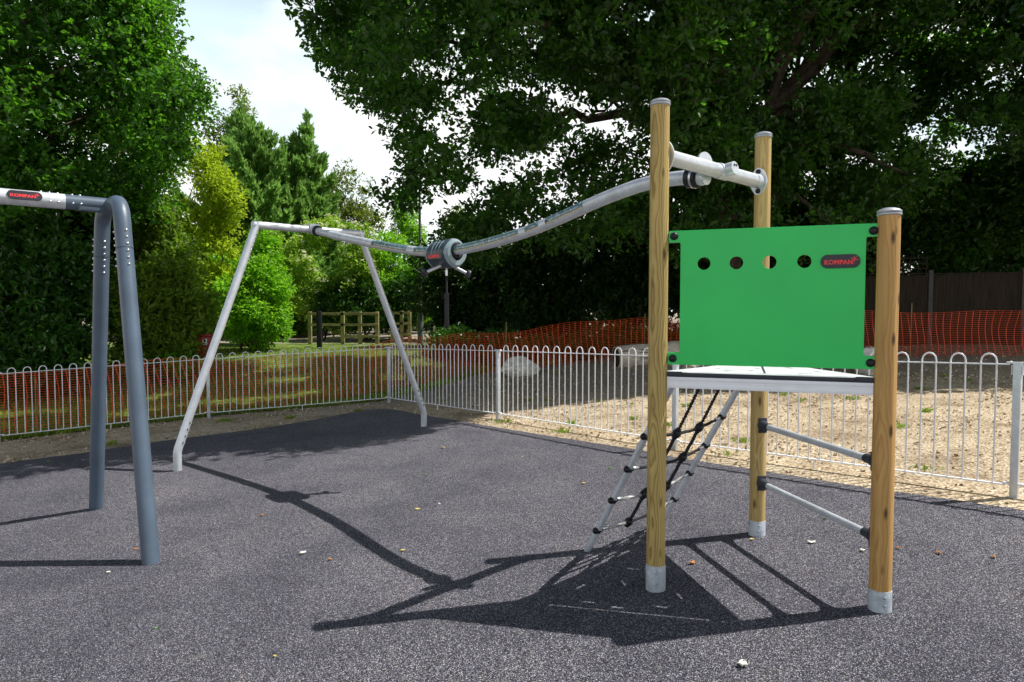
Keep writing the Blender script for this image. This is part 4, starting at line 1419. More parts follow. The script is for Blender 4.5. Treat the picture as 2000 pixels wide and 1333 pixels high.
post_rail([(-7.4, 25.0), (-6.2, 25.0), (-5.57, 25.0), (-4.95, 25.05)], "mossy post and rail fence beyond the lawn in front of the leafy shrubs", {(-7.4, .32)}, (-6.2, 25.0, g(-6.2, 25)))
post_rail([(-4.62, 26.3), (-4.25, 26.3), (-3.95, 26.3)], "shadowed post and rail fence just left of the lamp post", {(-4.62, .32)}, (-4.25, 26.3, g(-4.25, 26.3)))
mb = MB(); x, y = -6.35, 22.5
mb.box((x, y, g(x, y) + .62), (.15, .15, 1.30), bev=.012); mb.box((x, y, g(x, y) + 1.275), (.12, .12, .03), bev=.01)
tag(mb.build("timber_bollard", M['black_plastic']), "dark square bollard standing in front of the mossy post and rail fence", "bollard")

# lamp post
lx, ly = -3.30, 24.6
lamp = thing("lamp_post", "slim grey green lamp post rising into the trees behind the trolley", "lamp post", (lx, ly, g(lx, ly)))
mb = MB(); mb.lathe((lx, ly, g(lx, ly)), UP, [(-.1, .105), (1.15, .105), (1.20, .098), (1.22, .060), (3.5, .052), (5.6, .045)], 18); mb.build("pole", M['pole_green'], lamp)
mb = MB(); mb.tube([(lx, ly, g(lx, ly) + 5.55), (lx, ly - .05, g(lx, ly) + 5.75), (lx, ly - .3, g(lx, ly) + 5.82)], .028, 10); mb.build("arm", M['pole_green'], lamp)
mb = MB(); mb.lathe((lx, ly - .26, g(lx, ly) + 5.83), (0, -1, .08), [(0, .04), (.06, .075), (.30, .085), (.45, .06), (.5, .015)], 14); mb.build("lantern", M['concrete'], lamp)
mb = MB(); mb.box((lx + .055, ly - .03, g(lx, ly) + 3.0), (.06, .03, .22), bev=.005); mb.build("number_plate", M['label_white'], lamp)

# red waste bin on a post
bx_, by_ = -7.45, 16.6
bn = thing("waste_bin", "small dark red waste bin with a white label under the hedge", "waste bin", (bx_, by_, g(bx_, by_)))
mb = MB(); mb.tube([(bx_, by_ + .14, g(bx_, by_) - .1), (bx_, by_ + .14, g(bx_, by_) + 1.25)], .03, 12); mb.build("post", M['pole_green'], bn)
mb = MB(); zb_ = g(bx_, by_) + .86
mb.box((bx_, by_, zb_), (.34, .26, .50), bev=.03); bb = mb.build("bin_body", M['bin_red'], bn)
mb = MB(); mb.box((bx_, by_ - .01, zb_ + .285), (.37, .30, .06), bev=.02); mb.build("lid", M['bin_red'], bn)
mb = MB(); mb.box((bx_ + .03, by_ - .1325, zb_ + .13), (.11, .005, .15)); mb.build("label_plate", M['label_white'], bb)
mb = MB(); mb.box((bx_ + .03, by_ - .136, zb_ + .155), (.05, .004, .06)); mb.box((bx_ + .035, by_ - .136, zb_ + .09), (.07, .004, .014)); mb.build("pictogram", M['gap'], bb)

# ================================================================== FALLEN LEAVES
LC = {'white': surf("bleached_leaf", (.80, .78, .66), .6, 0, .15, 30), 'orange': surf("orange_leaf", (.52, .20, .04), .55, 0, .3, 30),
      'yellow': surf("yellow_leaf", (.62, .48, .14), .55, 0, .25, 30), 'green': surf("fresh_fallen_leaf", (.16, .33, .04), .5, 0, .25, 30)}
FALL = [
    (-1.415, 4.553, .050, 'white', "small white leaf lying alone on the rubber between the swing leg and the rail shadow"),
    (.997, 2.885, .060, 'white', "large cream leaf on the rubber at the very front below the tower shadow"),
    (1.089, 4.06, .050, 'orange', "curled orange brown leaf in the sun behind the left post's metal foot"),
    (1.919, 4.316, .050, 'white', "pointed white leaf on the rubber in front of the back post's lower rung"),
    (2.156, 4.138, .040, 'white', "small pale leaf just left of the short orange post near the lower rung end"),
    (-2.04, 5.503, .042, 'orange', "orange leaf on the rubber below the rail's shadow near the trolley shadow"),
    (-.805, 7.94, .055, 'yellow', "yellow green leaf by the far frame's right leg at the shadow edge"),
    (-.848, 6.666, .032, 'green', "bright green leaf on open rubber right of the trolley's shadow"),
    (-.769, 5.473, .045, 'yellow', "yellow leaf on open rubber above the long rail shadow"),
    (-.604, 5.606, .030, 'white', "tiny pale leaf beside the yellow leaf above the long rail shadow"),
    (-.732, 4.513, .034, 'yellow', "small tan leaf close to the right side of the rail's shadow"),
    (-1.194, 4.412, .034, 'orange', "small orange leaf right of the white leaf near the rail shadow"),
    (-2.691, 4.808, .032, 'orange', "small orange leaf just left of the front swing leg's foot"),
    (-2.624, 4.366, .026, 'white', "pale flake below the front swing leg's shadow"),
    (2.387, 4.152, .032, 'orange', "small orange leaf just right of the short orange post"),
    (2.565, 4.042, .040, 'orange', "brown leaf on the rubber further right of the short orange post"),
    (2.823, 3.942, .036, 'orange', "brown leaf on the rubber near the right edge of the picture"),
    (.955, 6.567, .040, 'green', "green leaf on the rubber beside the near net tube's top connector"),
    (.641, 6.043, .036, 'yellow', "tan leaf on the rubber left of the climbing net"),
    (2.224, 4.781, .032, 'green', "dull green leaf between the two rungs on the rubber"),
    (-5.63, 8.218, .060, 'green', "pale green leaf in the shade at the far left rubber edge"),
    (.11, 7.274, .026, 'yellow', "tiny yellow leaf on the rubber short of the fence shadow"),
    (1.575, 4.421, .030, 'yellow', "tan leaf lying in the back post's shadow at its foot"),
    (-1.12, 3.153, .024, 'yellow', "tiny yellow leaf near the front, left of the longest shadow"),
    (-1.87, 3.514, .020, 'green', "tiny green leaf near the front below the swing leg"),
]
rf = random.Random(21)
for (x, y, s_, c_, lab) in FALL:
    s_ *= .82
    mb = MB()
    a = rf.uniform(0, 6.28); n_ = 5
    pts = []
    for k in range(n_ + 1):
        f = k / n_
        w_ = math.sin(math.pi * min(1, f * .95 + .05)) * .42 * (1 + .25 * math.sin(k * 2.6))
        for sgn in (-1, 0, 1):
            u, v = (f - .5) * s_ * 1.25, sgn * w_ * s_
            zz = .004 + .28 * s_ * abs(f - .45) + .22 * s_ * abs(sgn) * (1 + .4 * math.sin(3 * f + a))
            pts.append((x + u * math.cos(a) - v * math.sin(a), y + u * math.sin(a) + v * math.cos(a), .047 * x + RUBZ + zz))
    fs = []
    for k in range(n_):
        for j in range(2):
            fs.append((k * 3 + j, k * 3 + j + 1, (k + 1) * 3 + j + 1, (k + 1) * 3 + j))
    mb.add(pts, fs)
    o = mb.build("fallen_leaf", LC[c_])
    so = o.modifiers.new("thickness", 'SOLIDIFY'); so.thickness = .0012
    tag(o, lab, "leaf", "fallen leaves on the rubber surface")

# ================================================================== TREES AND SHRUBS
def foliage(name, boughs, n, length, width, mat, parent, seed, per=6, up=.25, spread=1., shell=.72, fold=.18, droop=0.):
    """leaf clusters through the volume of every bough: twig-end rosettes of folded leaves"""
    rng = np.random.default_rng(seed)
    Cn = np.array([b[0] for b in boughs], float); Rd = np.array([b[1] for b in boughs], float)
    sc = np.array([b[2] if len(b) > 2 else (1, 1, 1) for b in boughs], float)
    nc = n // per
    w = Rd ** 2; idx = rng.choice(len(Cn), nc, p=w / w.sum())
    d = rng.normal(size=(nc, 3)); d /= np.linalg.norm(d, axis=1)[:, None]
    inner = rng.uniform(0, 1, nc) > shell
    rad = np.where(inner, rng.uniform(.1, .75, nc), rng.uniform(.72, 1.08, nc)) * Rd[idx]
    ctr = Cn[idx] + d * rad[:, None] * sc[idx]
    ax = d + rng.normal(0, .55, (nc, 3)) + np.array([0, 0, up])
    ax /= np.linalg.norm(ax, axis=1)[:, None]
    big = np.repeat(np.where(inner, 1.55, 1.), per)
    ctr = np.repeat(ctr, per, 0); axr = np.repeat(ax, per, 0); m = len(ctr)
    la = axr * .55 + rng.normal(0, .62, (m, 3)) * spread; la[:, 2] -= droop
    la /= np.linalg.norm(la, axis=1)[:, None]
    ctr = ctr + la * length * rng.uniform(0, .5, m)[:, None] + rng.normal(0, length * .35, (m, 3))
    nn = rng.normal(0, .6, (m, 3)) + np.array([.25, -.1, .9]); nn -= la * (nn * la).sum(1)[:, None]
    nn /= np.linalg.norm(nn, axis=1)[:, None] + 1e-9
    sd = np.cross(la, nn)
    L_ = (length * big * rng.uniform(.50, 1.35, m))[:, None]; W_ = (width * big * rng.uniform(.7, 1.2, m))[:, None]
    up_ = nn * W_ * fold
    V = np.empty((m, 6, 3), np.float32)
    V[:, 0] = ctr
    V[:, 1] = ctr + la * L_ * .30 + sd * W_ * .40 + up_
    V[:, 2] = ctr + la * L_ * .68 + sd * W_ * .46 + up_
    V[:, 3] = ctr + la * L_ - nn * L_ * .08
    V[:, 4] = ctr + la * L_ * .68 - sd * W_ * .46 + up_
    V[:, 5] = ctr + la * L_ * .30 - sd * W_ * .40 + up_
    b = (np.arange(m) * 6)[:, None]
    Q = np.concatenate([b + np.array([[0, 1, 2, 3]]), b + np.array([[0, 3, 4, 5]])], 1).reshape(-1, 4)
    return link_mesh(name, fast_mesh(name, V.reshape(-1, 3), Q, mat), parent)


# where tree shade may fall: the front edge of the shade on the ground
ZBX = [-20, -9, -5.58, -4.55, -3.41, -2.29, -1.02, -.75, .33, 1.75, 2.70, 4.39, 6.03, 6.93, 9, 14]
ZBY = [7.0, 7.3, 7.36, 7.51, 8.10, 7.95, 7.96, 9.7, 10.84, 11.58, 11.9, 11.6, 10.6, 9.2, 8.6, 8.0]


def shade_ok(c, r):
    h = c[2]
    sx = c[0] - .646 * h; sy = c[1] - .100 * h
    return sy - r * .95 > max(np.interp(sx - r, ZBX, ZBY), np.interp(sx, ZBX, ZBY), np.interp(sx + r, ZBX, ZBY)) - .25


def boughs_in(center, radii, n, rr, seed, test=None, shell=.35, zmin=None, flat=.8):
    r_ = random.Random(seed)
    out = []; tries = 0
    while len(out) < n and tries < n * 60:
        tries += 1
        d = Vector((r_.gauss(0, 1), r_.gauss(0, 1), r_.gauss(0, 1))).normalized()
        f = r_.uniform(shell, 1) ** .6
        c = (center[0] + d.x * f * radii[0], center[1] + d.y * f * radii[1], center[2] + d.z * f * radii[2])
        r = r_.uniform(*rr)
        if zmin is not None and c[2] - r < zmin(c[0], c[1]) if callable(zmin) else (zmin is not None and c[2] - r < zmin): continue
        if not shade_ok(c, r): continue
        if test and not test(c, r): continue
        out.append((c, r, (1.15, 1.15, flat)))
    return out


def limb(mb, p, q, r0, r1, rng_, wob=.12, n=6, seg=9):
    p, q = Vector(p), Vector(q); L_ = (q - p).length
    pts = [p]
    for k in range(1, n + 1):
        f = k / n
        pts.append(p.lerp(q, f) + Vector((rng_.gauss(0, 1), rng_.gauss(0, 1), rng_.gauss(0, .7))) * wob * L_ * .25 * math.sin(math.pi * min(f, .9)) + UP * L_ * .06 * math.sin(math.pi * f))
    mb.tube(pts, [r0 + (r1 - r0) * k / n for k in range(n + 1)], seg)
    return pts


def tree(name, label, cat, base, fork, r0, boughs, nleaf, ll, lw, mat, bark, seed, limbs=14, group=None, extra=None, **kw):
    z0 = g(base[0], base[1])
    t = thing(name, label, cat, (base[0], base[1], z0), group)
    rg = random.Random(seed)
    mb = MB()
    p = [Vector((base[0], base[1], z0 - .15)), Vector((base[0], base[1], z0 + .25))]
    f = Vector(fork)
    for k in range(1, 6):
        p.append(p[1].lerp(f, k / 5) + Vector((rg.gauss(0, .05), rg.gauss(0, .05), 0)))
    mb.tube(p, [r0 * 1.5, r0 * 1.12] + [r0 * (1 - .07 * k) for k in range(1, 6)], 14)
    trunk = mb.build("trunk", bark, t)
    br = MB()
    for q in (extra or []):
        pts = limb(br, q[0], q[1], q[2], q[3], rg, .14, 9, 10)
        for k in (4, 6, 8):
            e_ = pts[k] + Vector((rg.uniform(-1.4, 1.4), rg.uniform(-1, 1), rg.uniform(.2, 1.5)))
            limb(br, pts[k], e_, q[3] * .8, .012, rg, .2, 5, 6)
    ch = sorted(boughs, key=lambda b: rg.random())[:limbs]
    for b in ch:
        s_ = rg.uniform(.55, 1.0)
        st_ = p[1].lerp(f, s_)
        pts = limb(br, st_, b[0], r0 * rg.uniform(.22, .42), .02, rg, .16, 7, 8)
        for _ in range(2):
            k = rg.randrange(3, 7)
            e_ = pts[k] + Vector((rg.uniform(-1, 1), rg.uniform(-1, 1), rg.uniform(-.3, 1.0))) * b[1] * 1.3
            limb(br, pts[k], e_, .028, .006, rg, .2, 4, 5)
    br.build("branches", bark, t)
    foliage("crown", boughs, nleaf, ll, lw, mat, t, seed, **kw)
    return t


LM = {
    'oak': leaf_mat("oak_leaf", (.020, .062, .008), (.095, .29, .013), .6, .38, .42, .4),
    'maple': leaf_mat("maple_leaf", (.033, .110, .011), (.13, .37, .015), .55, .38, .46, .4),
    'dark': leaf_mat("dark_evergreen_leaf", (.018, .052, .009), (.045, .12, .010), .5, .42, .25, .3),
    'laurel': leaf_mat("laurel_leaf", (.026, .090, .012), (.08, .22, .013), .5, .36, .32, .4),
    'yellow': leaf_mat("yellow_green_leaf", (.30, .42, .025), (.52, .68, .03), .35, .45, .48),
    'lime': leaf_mat("lime_green_leaf", (.12, .30, .018), (.36, .72, .03), .4, .42, .48),
    'elder': leaf_mat("elder_leaf", (.22, .36, .045), (.46, .72, .06), .4, .5, .45),
    'olive': leaf_mat("olive_leaf", (.12, .165, .028), (.24, .33, .035), .45, .5, .42),
    'conifer': leaf_mat("conifer_spray", (.040, .105, .030), (.07, .18, .04), .5, .6, .25, .15),
    'conifer_blue': leaf_mat("conifer_pale_spray", (.14, .28, .065), (.26, .48, .09), .45, .6, .45, .15),
    'birch': leaf_mat("birch_leaf", (.11, .19, .02), (.25, .44, .03), .4, .45, .45),
    'flower': surf("cream_flower_heads", (.72, .68, .46), .7, 0, .12, 8),
}

# --- the big oak: left edge of its crown hangs in a ragged slope
EDGE_Y = [-3000, -300, 0, 50, 100, 200, 240, 300, 340, 400, 450, 600]
EDGE_X = [400, 470, 535, 558, 585, 612, 668, 705, 700, 706, 800, 900]


def seen(x, y, z):
    """bearing of a point from the spot the tree's outline was surveyed from"""
    d = y * .99897 - (z - 1.6) * .04536; u = y * .04536 + (z - 1.6) * .99897
    return 1000 + 1333.3 * x / d, 666.5 - 1333.3 * u / d


HOLES = ((1585, 100, 26), (1560, 160, 24), (1500, 215, 24), (1650, 160, 18), (1695, 120, 18), (1760, 160, 22), (1640, 290, 22), (1900, 290, 22), (1830, 60, 22), (1850, 200, 20), (1960, 150, 20), (1540, 240, 20), (1700, 20, 22), (1940, 40, 20), (1780, 260, 18),
         (1720, 330, 18), (1830, 330, 18), (1600, 370, 18), (1960, 250, 18))


def oak_test(c, r):
    if c[1] < 7: return False
    gx0, gy0 = c[0] - .646 * c[2], c[1] - .100 * c[2]           # sun flecks reach the lawn here
    for fx0, fy0 in ((-8.6, 11.2), (-6.9, 12.6), (-5.6, 13.6), (-4.3, 14.4), (-7.6, 14.8), (-3.0, 16.2), (-5.4, 16.4), (-9.6, 13.2), (-2.6, 18.5), (-6.5, 18.5), (-10.4, 10.6)):
        if (gx0 - fx0) ** 2 + (gy0 - fy0) ** 2 < (.28 + 1.12 * r) ** 2: return False
    px, py = seen(*c)
    ang = 1333.3 * r * 1.12 / c[1]
    if px - ang < np.interp(py, EDGE_Y, EDGE_X): return False
    if c[1] + .1 > 20.5: return False
    if c[2] - r < 3.0 + .9 * max(0, (c[1] - 15) / 4) - (.9 if c[1] < 14.5 else 0): return False
    # thinner spots where the sky shows
    for hx, hy, hr in ((1215, 30, 45), (1130, 262, 30), (1300, 290, 18), (800, 425, 30), (905, 268, 24), (1000, 150, 22), (740, 225, 22), (860, 120, 20), (960, 330, 20), (1080, 330, 22), (1210, 330, 18), (1240, 250, 24), (840, 255, 18), (1060, 190, 18), (930, 180, 16), (1150, 150, 18), (1040, 60, 14), (760, 290, 18), (870, 380, 18), (1010, 290, 16), (700, 130, 18), (900, 40, 14), (1120, 400, 16), (1180, 210, 18)):
        if (px - hx) ** 2 + (py - hy) ** 2 < (hr * .72 + ang * .42) ** 2: return False
    for hx, hy, hr in HOLES:
        if (px - hx) ** 2 + (py - hy) ** 2 < (hr + ang * .42) ** 2: return False
    return True


oak_b = boughs_in((3.3, 15.2, 8.0), (9.2, 7.0, 5.6), 420, (.50, .90), 31, oak_test, .30)
oak_b += boughs_in((-1.0, 14.2, 6.0), (4.2, 4.4, 3.4), 110, (.35, .65), 32, oak_test, .1)
oak_b += boughs_in((5.0, 11.8, 9.5), (7.0, 3.2, 3.0), 100, (.5, .9), 33, oak_test, .1)
oak_b += boughs_in((8.8, 13.4, 10.4), (5.2, 3.0, 2.2), 85, (.5, .9), 34, oak_test, .05)  # unseen high boughs added to shade the ground behind the right fence
FK = Vector((5.15, 17.2, 6.6))
tree("oak_tree", "huge spreading oak whose dark crown fills the upper middle above the rail", "tree", (5.6, 17.6), FK, .43, oak_b, 360000, .112, .073, LM['oak'], M['bark'], 41, 26,
     extra=[(FK - UP * .6, (.2, 16.0, 6.0), .20, .05), (FK - UP * .2, (1.6, 15.2, 8.6), .19, .05), (FK, (4.4, 15.6, 11.5), .24, .06), (FK - UP * .3, (7.5, 15.8, 9.5), .17, .05), (FK - UP * .9, (-1.6, 15.0, 7.4), .15, .04), (FK - UP * .1, (3.2, 14.0, 7.5), .15, .04)],
     per=6, spread=1.0, shell=.74)

# --- left big tree
def left_test(c, r):
    px, py = seen(*c)
    ang = 1333.3 * r * 1.1 / c[1]
    lim = np.interp(py, [-500, 0, 60, 110, 160, 200, 280, 340, 400, 460], [300, 352, 362, 378, 420, 424, 392, 372, 360, 350])
    if px + ang > lim: return False
    for hx, hy, hr in ((35, 235, 34), (118, 258, 24), (245, 300, 20), (160, 330, 18), (175, 215, 20), (60, 130, 14), (20, 320, 16)):
        if (px - hx) ** 2 + (py - hy) ** 2 < (hr * .5 + ang * .3) ** 2: return False
    return True


lt_b = boughs_in((-11.5, 16.2, 7.4), (6.4, 4.0, 5.4), 430, (.45, .85), 51, left_test, .35, 3.2)
LF = Vector((-13.4, 15.6, 4.2))
tree("maple_tree", "bright green broad tree at the upper left with a dark limb reaching right", "tree", (-13.6, 15.6), LF, .30, lt_b, 250000, .102, .072, LM['maple'], M['bark'], 52, 20,
     extra=[(LF - UP * .3, (-9.3, 15.2, 6.6), .15, .04), (LF, (-10.4, 15.6, 7.8), .12, .03)], per=6, shell=.66)

# thin pale stemmed tree inside it
bt = boughs_in((-11.6, 20.5, 6.2), (1.9, 1.6, 3.6), 34, (.30, .55), 61, None, .2, 2.2)
tree("birch_tree", "slender pale barked tree seen behind the swing frame", "tree", (-11.75, 20.5), (-11.6, 20.5, 8.2), .085, bt, 7000, .10, .065, LM['birch'], M['bark_pale'], 62, 12)


# --- conifers
def conifer(name, label, x, y, h, rad, n, mat, seed, lean=0., tiers=46):
    z0 = g(x, y)
    t = thing(name, label, "tree", (x, y, z0), "conifers beyond the lawn")
    rg = random.Random(seed)
    mb = MB(); mb.tube([(x, y, z0 - .1), (x + lean * .5, y, z0 + h * .5), (x + lean, y, z0 + h * .97)], [.20, .12, .015], 10); mb.build("trunk", M['bark'], t)
    rng = np.random.default_rng(seed)
    # separate upswept branches, each carrying fans of narrow scale-leaf fingers
    nbr = tiers * 3
    bf = rng.uniform(0, 1, nbr) ** .9
    ba = rng.uniform(0, 2 * np.pi, nbr)
    bl = rad * ((1 - bf) ** .62 + .04) * rng.uniform(.55, 1.28, nbr)
    k = rng.choice(nbr, n, p=bl / bl.sum())
    s_ = rng.uniform(.12, 1, n) ** .7
    wv = (rng.normal(0, .22, n)) * bl[k] * (.35 + .5 * s_) * (1.15 - s_)
    rr = bl[k] * s_
    f = bf[k]
    a = ba[k]
    c = np.stack([x + lean * f + np.cos(a) * rr - np.sin(a) * wv, y + np.sin(a) * rr + np.cos(a) * wv,
                  z0 + .25 + f * (h - .9) + rr * (-.30 + .62 * s_ + .35 * f) - np.abs(wv) * .35 + rng.normal(0, .06, n)], 1)
    out = np.stack([np.cos(a), np.sin(a), -.1 + .8 * s_ + .6 * f], 1); out /= np.linalg.norm(out, axis=1)[:, None]
    lead = np.array([[x + lean * q, y, z0 + h * q] for q in np.linspace(.86, 1, 60)]) + rng.normal(0, .05, (60, 3))
    c = np.concatenate([c, lead]); out = np.concatenate([out, np.tile([0., 0., 1.], (60, 1))]); f = np.concatenate([f, np.ones(60)]); n = len(c)
    per = 5
    c = np.repeat(c, per, 0); o_ = np.repeat(out, per, 0); m = len(c)
    la = o_ + rng.normal(0, .38, (m, 3)); la /= np.linalg.norm(la, axis=1)[:, None]
    nn = rng.normal(0, 1, (m, 3)) + np.array([0, 0, .5]); nn -= la * (nn * la).sum(1)[:, None]; nn /= np.linalg.norm(nn, axis=1)[:, None]
    sd = np.cross(la, nn)
    L_ = rng.uniform(.16, .36, m)[:, None] * (1.05 - .35 * np.repeat(f, per)[:, None]); W_ = L_ * rng.uniform(.14, .26, m)[:, None]
    c = c + rng.normal(0, .06, (m, 3))
    V = np.empty((m, 4, 3), np.float32)
    V[:, 0] = c; V[:, 1] = c + la * L_ * .45 + sd * W_; V[:, 2] = c + la * L_ + np.array([0, 0, .03]); V[:, 3] = c + la * L_ * .45 - sd * W_
    link_mesh("crown", fast_mesh("crown", V.reshape(-1, 3), np.arange(m * 4).reshape(m, 4), mat), t)


conifer("conifer", "broad feathery conifer standing centre of the sunny gap above the far frame's left end", -11.6, 30.3, 9.5, 3.5, 20000, LM['conifer_blue'], 71, .2)
conifer("conifer", "shorter feathery conifer filling the middle between the broad one and the spire", -10.3, 30.9, 8.7, 2.4, 15000, LM['conifer_blue'], 74, .1)
conifer("conifer", "narrow conifer spire at the right side of the sunny gap", -9.15, 31.2, 10.0, 1.8, 12000, LM['conifer_blue'], 72, -.1)
conifer("conifer", "conifer rising at the left back of the sunny gap beside the broad tree", -13.0, 32.5, 10.8, 2.4, 11000, LM['conifer_blue'], 73, .3)

# --- shrubs and smaller trees
def shrub(name, label, c, rad, n, ll, lw, mat, seed, nb=26, rr=(.28, .55), cat="shrub", group="shrubs round the lawn and hedge", flowers=0, stems=5, low=.05, **kw):
    z0 = g(c[0], c[1])
    t = thing(name, label, cat, (c[0], c[1], z0), group)
    rg = random.Random(seed)
    bo = []
    tries = 0
    while len(bo) < nb and tries < 4000:
        tries += 1
        d = Vector((rg.gauss(0, 1), rg.gauss(0, 1), rg.gauss(0, 1))).normalized()
        f = rg.uniform(.25, 1) ** .55
        r = rg.uniform(*rr)
        h = z0 + low + rad[2] / 2 + d.z * f * (rad[2] / 2 - r * .5)
        q = (c[0] + d.x * f * (rad[0] - r * .6), c[1] + d.y * f * (rad[1] - r * .6), h)
        if q[2] < z0 + r * .45 or not shade_ok(q, r): continue
        bo.append((q, r, (1.1, 1.1, .85)))
    mb = MB()
    for k in range(stems):
        b = bo[rg.randrange(len(bo))][0]
        limb(mb, (c[0] + rg.uniform(-.25, .25), c[1] + rg.uniform(-.2, .2), z0 - .05), b, .045, .01, rg, .2, 5, 6)
    mb.build("stems", M['bark'], t)
    foliage("crown", bo, n, ll, lw, mat, t, seed, **kw)
    if flowers:
        fm = MB(); rg2 = random.Random(seed + 1)
        for k in range(flowers):
            q, r, _ = bo[rg2.randrange(len(bo))]
            d = Vector((rg2.gauss(.4, 1), rg2.gauss(-.7, .7), abs(rg2.gauss(.4, .7)))).normalized()
            p_ = Vector(q) + d * r * 1.02; s_ = rg2.uniform(.055, .12)
            nn = (d + UP * .8).normalized(); u = nn.orthogonal().normalized(); w = nn.cross(u)
            for j in range(16):
                a = rg2.uniform(0, 6.28); ra = s_ * math.sqrt(rg2.random())
                cc = p_ + (u * math.cos(a) + w * math.sin(a)) * ra + nn * (.02 - ra * ra * 1.2)
                h_ = .020
                fm.add([cc + u * h_, cc + w * h_, cc - u * h_, cc - w * h_, cc + nn * .014], [(0, 1, 4), (1, 2, 4), (2, 3, 4), (3, 0, 4)])
        fm.build("flower_heads", M['flower'] if 'flower' in M else LM['flower'], t)
    return t


# sunny ones beyond the lawn
shrub("shrub", "rounded bright green shrub standing left of the far frame's right leg, in full sun", (-8.35, 21.6), (1.55, 1.3, 2.9), 20000, .115, .066, LM['lime'], 81, 44)
shrub("shrub", "yellow green leafy tree glowing between the swing frame and the conifer", (-10.1, 22.2), (1.75, 1.2, 6.9), 18000, .125, .06, LM['yellow'], 82, 56, (.2, .62), cat="tree")
shrub("elder_bush", "elder bush with cream flower heads behind the far frame's top bar", (-7.7, 27.6), (2.9, 1.4, 5.3), 24000, .12, .06, LM['elder'], 83, 50, flowers=240)
shrub("shrub", "fresh lime green shrub under the sloping rail left of the trolley", (-4.9, 28.3), (2.4, 1.2, 4.7), 22000, .11, .058, LM['lime'], 84, 50)
shrub("shrub", "pale green pointed shrub peeping over the rail just left of the lamp post", (-4.6, 30.2), (1.0, .9, 6.6), 8000, .12, .06, LM['lime'], 85, 26)
shrub("small_tree", "olive green small tree in the gap between the conifer spire and the oak", (-8.4, 33.2), (2.7, 1.6, 8.3), 20000, .13, .065, LM['olive'], 86, 90, (.4, .75), cat="tree", stems=12)
shrub("shrub", "yellowish lit shrub above the rail right of the trolley", (-1.6, 27.4), (1.6, 1.0, 6.0), 10000, .12, .06, LM['olive'], 87, 30)
shrub("shrub", "dark leafy shrub behind the post and rail fence", (-5.7, 27.0), (2.8, .8, 2.7), 14000, .12, .065, LM['laurel'], 88, 60)
shrub("shrub", "low pale sprig beside the red waste bin", (-8.05, 16.3), (.5, .4, .95), 900, .10, .05, LM['lime'], 89, 8, (.14, .24))
shrub("shrub", "leafy fresh green shrub above the rounded bright shrub, below the conifer", (-9.3, 24.3), (1.5, 1.1, 4.4), 15000, .12, .065, LM['lime'], 97, 44)
shrub("tall_tree", "tall golden tipped tree peeking out behind the bright green broad tree", (-13.6, 33.4), (1.5, 1.2, 12.4), 15000, .14, .07, LM['olive'], 98, 60, cat="tree")
# left hedge, behind the swing frame
for (c_, ra_, n_, m_, lab, sd_) in (
        ((-13.0, 14.2), (1.9, 1.2, 3.9), 16000, 'laurel', "glossy dark shrub at the far left edge behind the fence", 91),
        ((-10.6, 15.0), (1.8, 1.2, 4.2), 16000, 'laurel', "glossy dark shrub directly behind the swing frame's back leg", 92),
        ((-8.6, 16.6), (1.35, 1.0, 3.3), 11000, 'birch', "sun flecked yellowish shrub right of the swing frame's front leg", 93),
        ((-9.9, 18.3), (1.5, 1.0, 4.9), 12000, 'birch', "mid green tall shrub above the dark hedge right of the swing frame", 94),
        ((-12.4, 17.6), (2.2, 1.2, 5.2), 16000, 'dark', "tall dark shrub under the bright tree at the left", 95),
        ((-15.5, 14.8), (2.0, 1.4, 4.6), 9000, 'dark', "dark hedge shrub cut by the left picture edge", 96)):
    shrub("shrub", lab, c_, ra_, int(n_ * 1.25), .14, .068, LM[m_], sd_, 60, (.35, .65))
# right hedge, in the oak's shade
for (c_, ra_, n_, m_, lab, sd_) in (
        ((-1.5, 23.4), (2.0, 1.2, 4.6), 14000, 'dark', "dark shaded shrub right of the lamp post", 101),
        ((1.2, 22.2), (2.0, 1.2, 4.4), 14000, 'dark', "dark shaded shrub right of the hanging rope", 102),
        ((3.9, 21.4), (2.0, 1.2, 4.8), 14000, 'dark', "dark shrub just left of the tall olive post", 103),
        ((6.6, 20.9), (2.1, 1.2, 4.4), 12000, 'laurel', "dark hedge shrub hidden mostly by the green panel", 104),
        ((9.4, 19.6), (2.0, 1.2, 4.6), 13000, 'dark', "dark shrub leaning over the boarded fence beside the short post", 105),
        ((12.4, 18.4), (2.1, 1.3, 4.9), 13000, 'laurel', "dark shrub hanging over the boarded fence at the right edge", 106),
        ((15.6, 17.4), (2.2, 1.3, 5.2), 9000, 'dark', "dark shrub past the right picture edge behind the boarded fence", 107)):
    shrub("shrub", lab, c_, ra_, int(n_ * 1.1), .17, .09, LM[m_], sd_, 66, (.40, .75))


# --- tall trees at the right
def gap_test(holes, xmin=None):
    def f(c, r):
        px, py = seen(*c)
        ang = 1333.3 * r / c[1]
        for hx, hy, hr in holes:
            if (px - hx) ** 2 + (py - hy) ** 2 < (hr + ang * .62) ** 2: return False
        return True
    return f



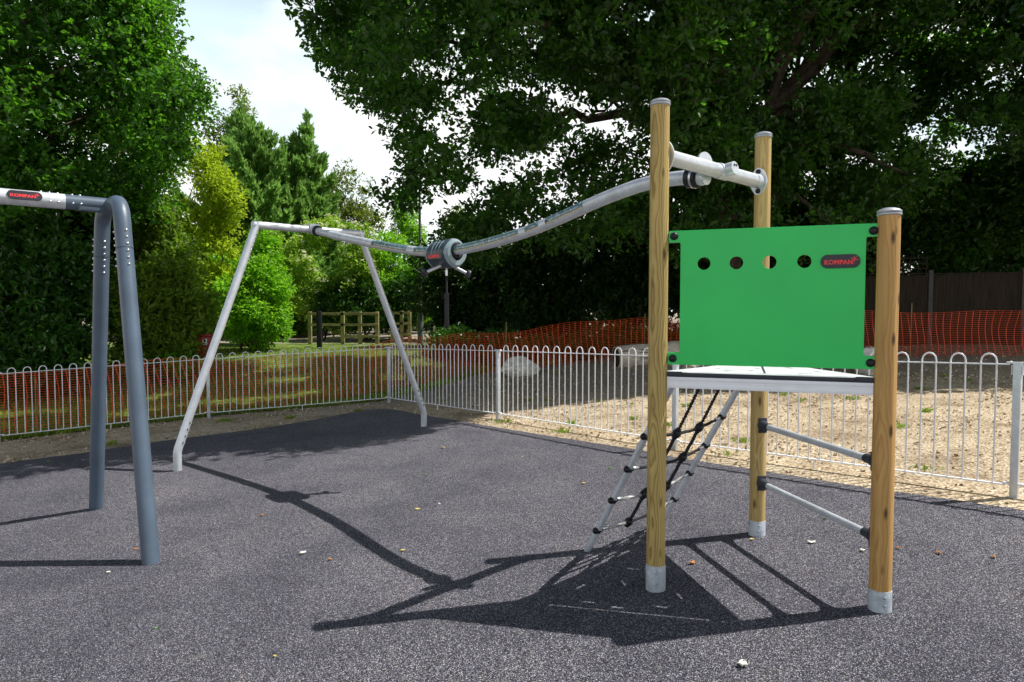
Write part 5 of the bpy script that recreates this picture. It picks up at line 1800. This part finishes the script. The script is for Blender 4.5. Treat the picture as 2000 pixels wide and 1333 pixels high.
r1 = boughs_in((8.7, 21.6, 7.6), (3.6, 2.4, 5.4), 90, (.40, .75), 111, gap_test(HOLES), .25, 3.0)
tree("oak_tree", "tall dark straight trunked tree seen right of the pale back post", "tree", (8.5, 21.6), (8.7, 21.6, 8.5), .24, r1, 52000, .125, .085, LM['oak'], M['bark'], 112, 22, group="tall trees behind the boarded fence")
r2 = boughs_in((10.6, 20.0, 7.8), (3.4, 2.6, 5.6), 90, (.40, .75), 113, gap_test(HOLES), .25, 3.0)
tree("oak_tree", "tall dark leaning trunked tree above the green panel's right end", "tree", (9.0, 20.4), (9.9, 20.2, 9.0), .25, r2, 52000, .125, .085, LM['oak'], M['bark'], 114, 22, group="tall trees behind the boarded fence")
r3 = boughs_in((14.3, 16.6, 7.0), (4.4, 3.6, 5.2), 150, (.40, .80), 115, gap_test(HOLES), .25, 2.6)
tree("oak_tree", "dense dark tree at the upper right edge above the boarded fence", "tree", (14.9, 17.6), (14.4, 17.2, 7.0), .28, r3, 84000, .118, .08, LM['oak'], M['bark'], 116, 26, group="tall trees behind the boarded fence",
     extra=[((14.6, 17.3, 5.8), (10.3, 16.6, 6.1), .12, .03)])
r4 = boughs_in((13.2, 13.4, 7.6), (5.4, 3.0, 4.4), 150, (.45, .85), 117, lambda c, r: seen(*c)[0] - 1333 * r * 1.1 / c[1] > np.interp(seen(*c)[1], [-3000, -400, 0, 300, 450], [900, 1500, 1840, 1930, 2050]), .2, 3.4)
tree("oak_tree", "nearest tree at the right, its lowest leaves hanging into the top right corner", "tree", (15.0, 13.6), (14.2, 13.4, 6.4), .26, r4, 76000, .118, .08, LM['oak'], M['bark'], 118, 22, group="tall trees behind the boarded fence")

# --- ivy and nettles under the hedge behind the orange netting
rg = random.Random(90)
ub = []
for k in range(150):
    f = rg.random()
    x = -2.2 + 9.2 * f; y = rg.uniform(17.9, 20.6) + (1.4 if x < -1.2 else 0) - .18 * max(0, x - 3)
    r = rg.uniform(.22, .45)
    ub.append(((x, y, g(x, y) + r * rg.uniform(.3, 1.3) * (.6 + .5 * (y - 17.9) / 2.7)), r, (1.3, 1.2, .8)))
o = foliage("undergrowth", ub, 26000, .13, .075, LM['laurel'], None, 91)
tag(o, "dark ivy and nettles under the hedge behind the orange netting", "undergrowth", kind='stuff')

# --- far woodland closing the view
rng = np.random.default_rng(77)
fw = []
rg = random.Random(78)
for k in range(150):
    x = rg.uniform(-34, 34); y = rg.uniform(33, 42)
    top_ = 3.6 + 1.2 * math.sin(x * .5) + (1.5 if x > 2 else 0) + (2.5 if x < -12 else 0)
    fw.append(((x, y, g(x, y) + rg.uniform(.6, top_)), rg.uniform(.9, 1.7), (1.2, 1, .9)))
o = foliage("woodland", fw, 42000, .28, .17, LM['dark'], None, 79)
tag(o, "dark distant woodland behind everything", "woodland", kind='stuff')
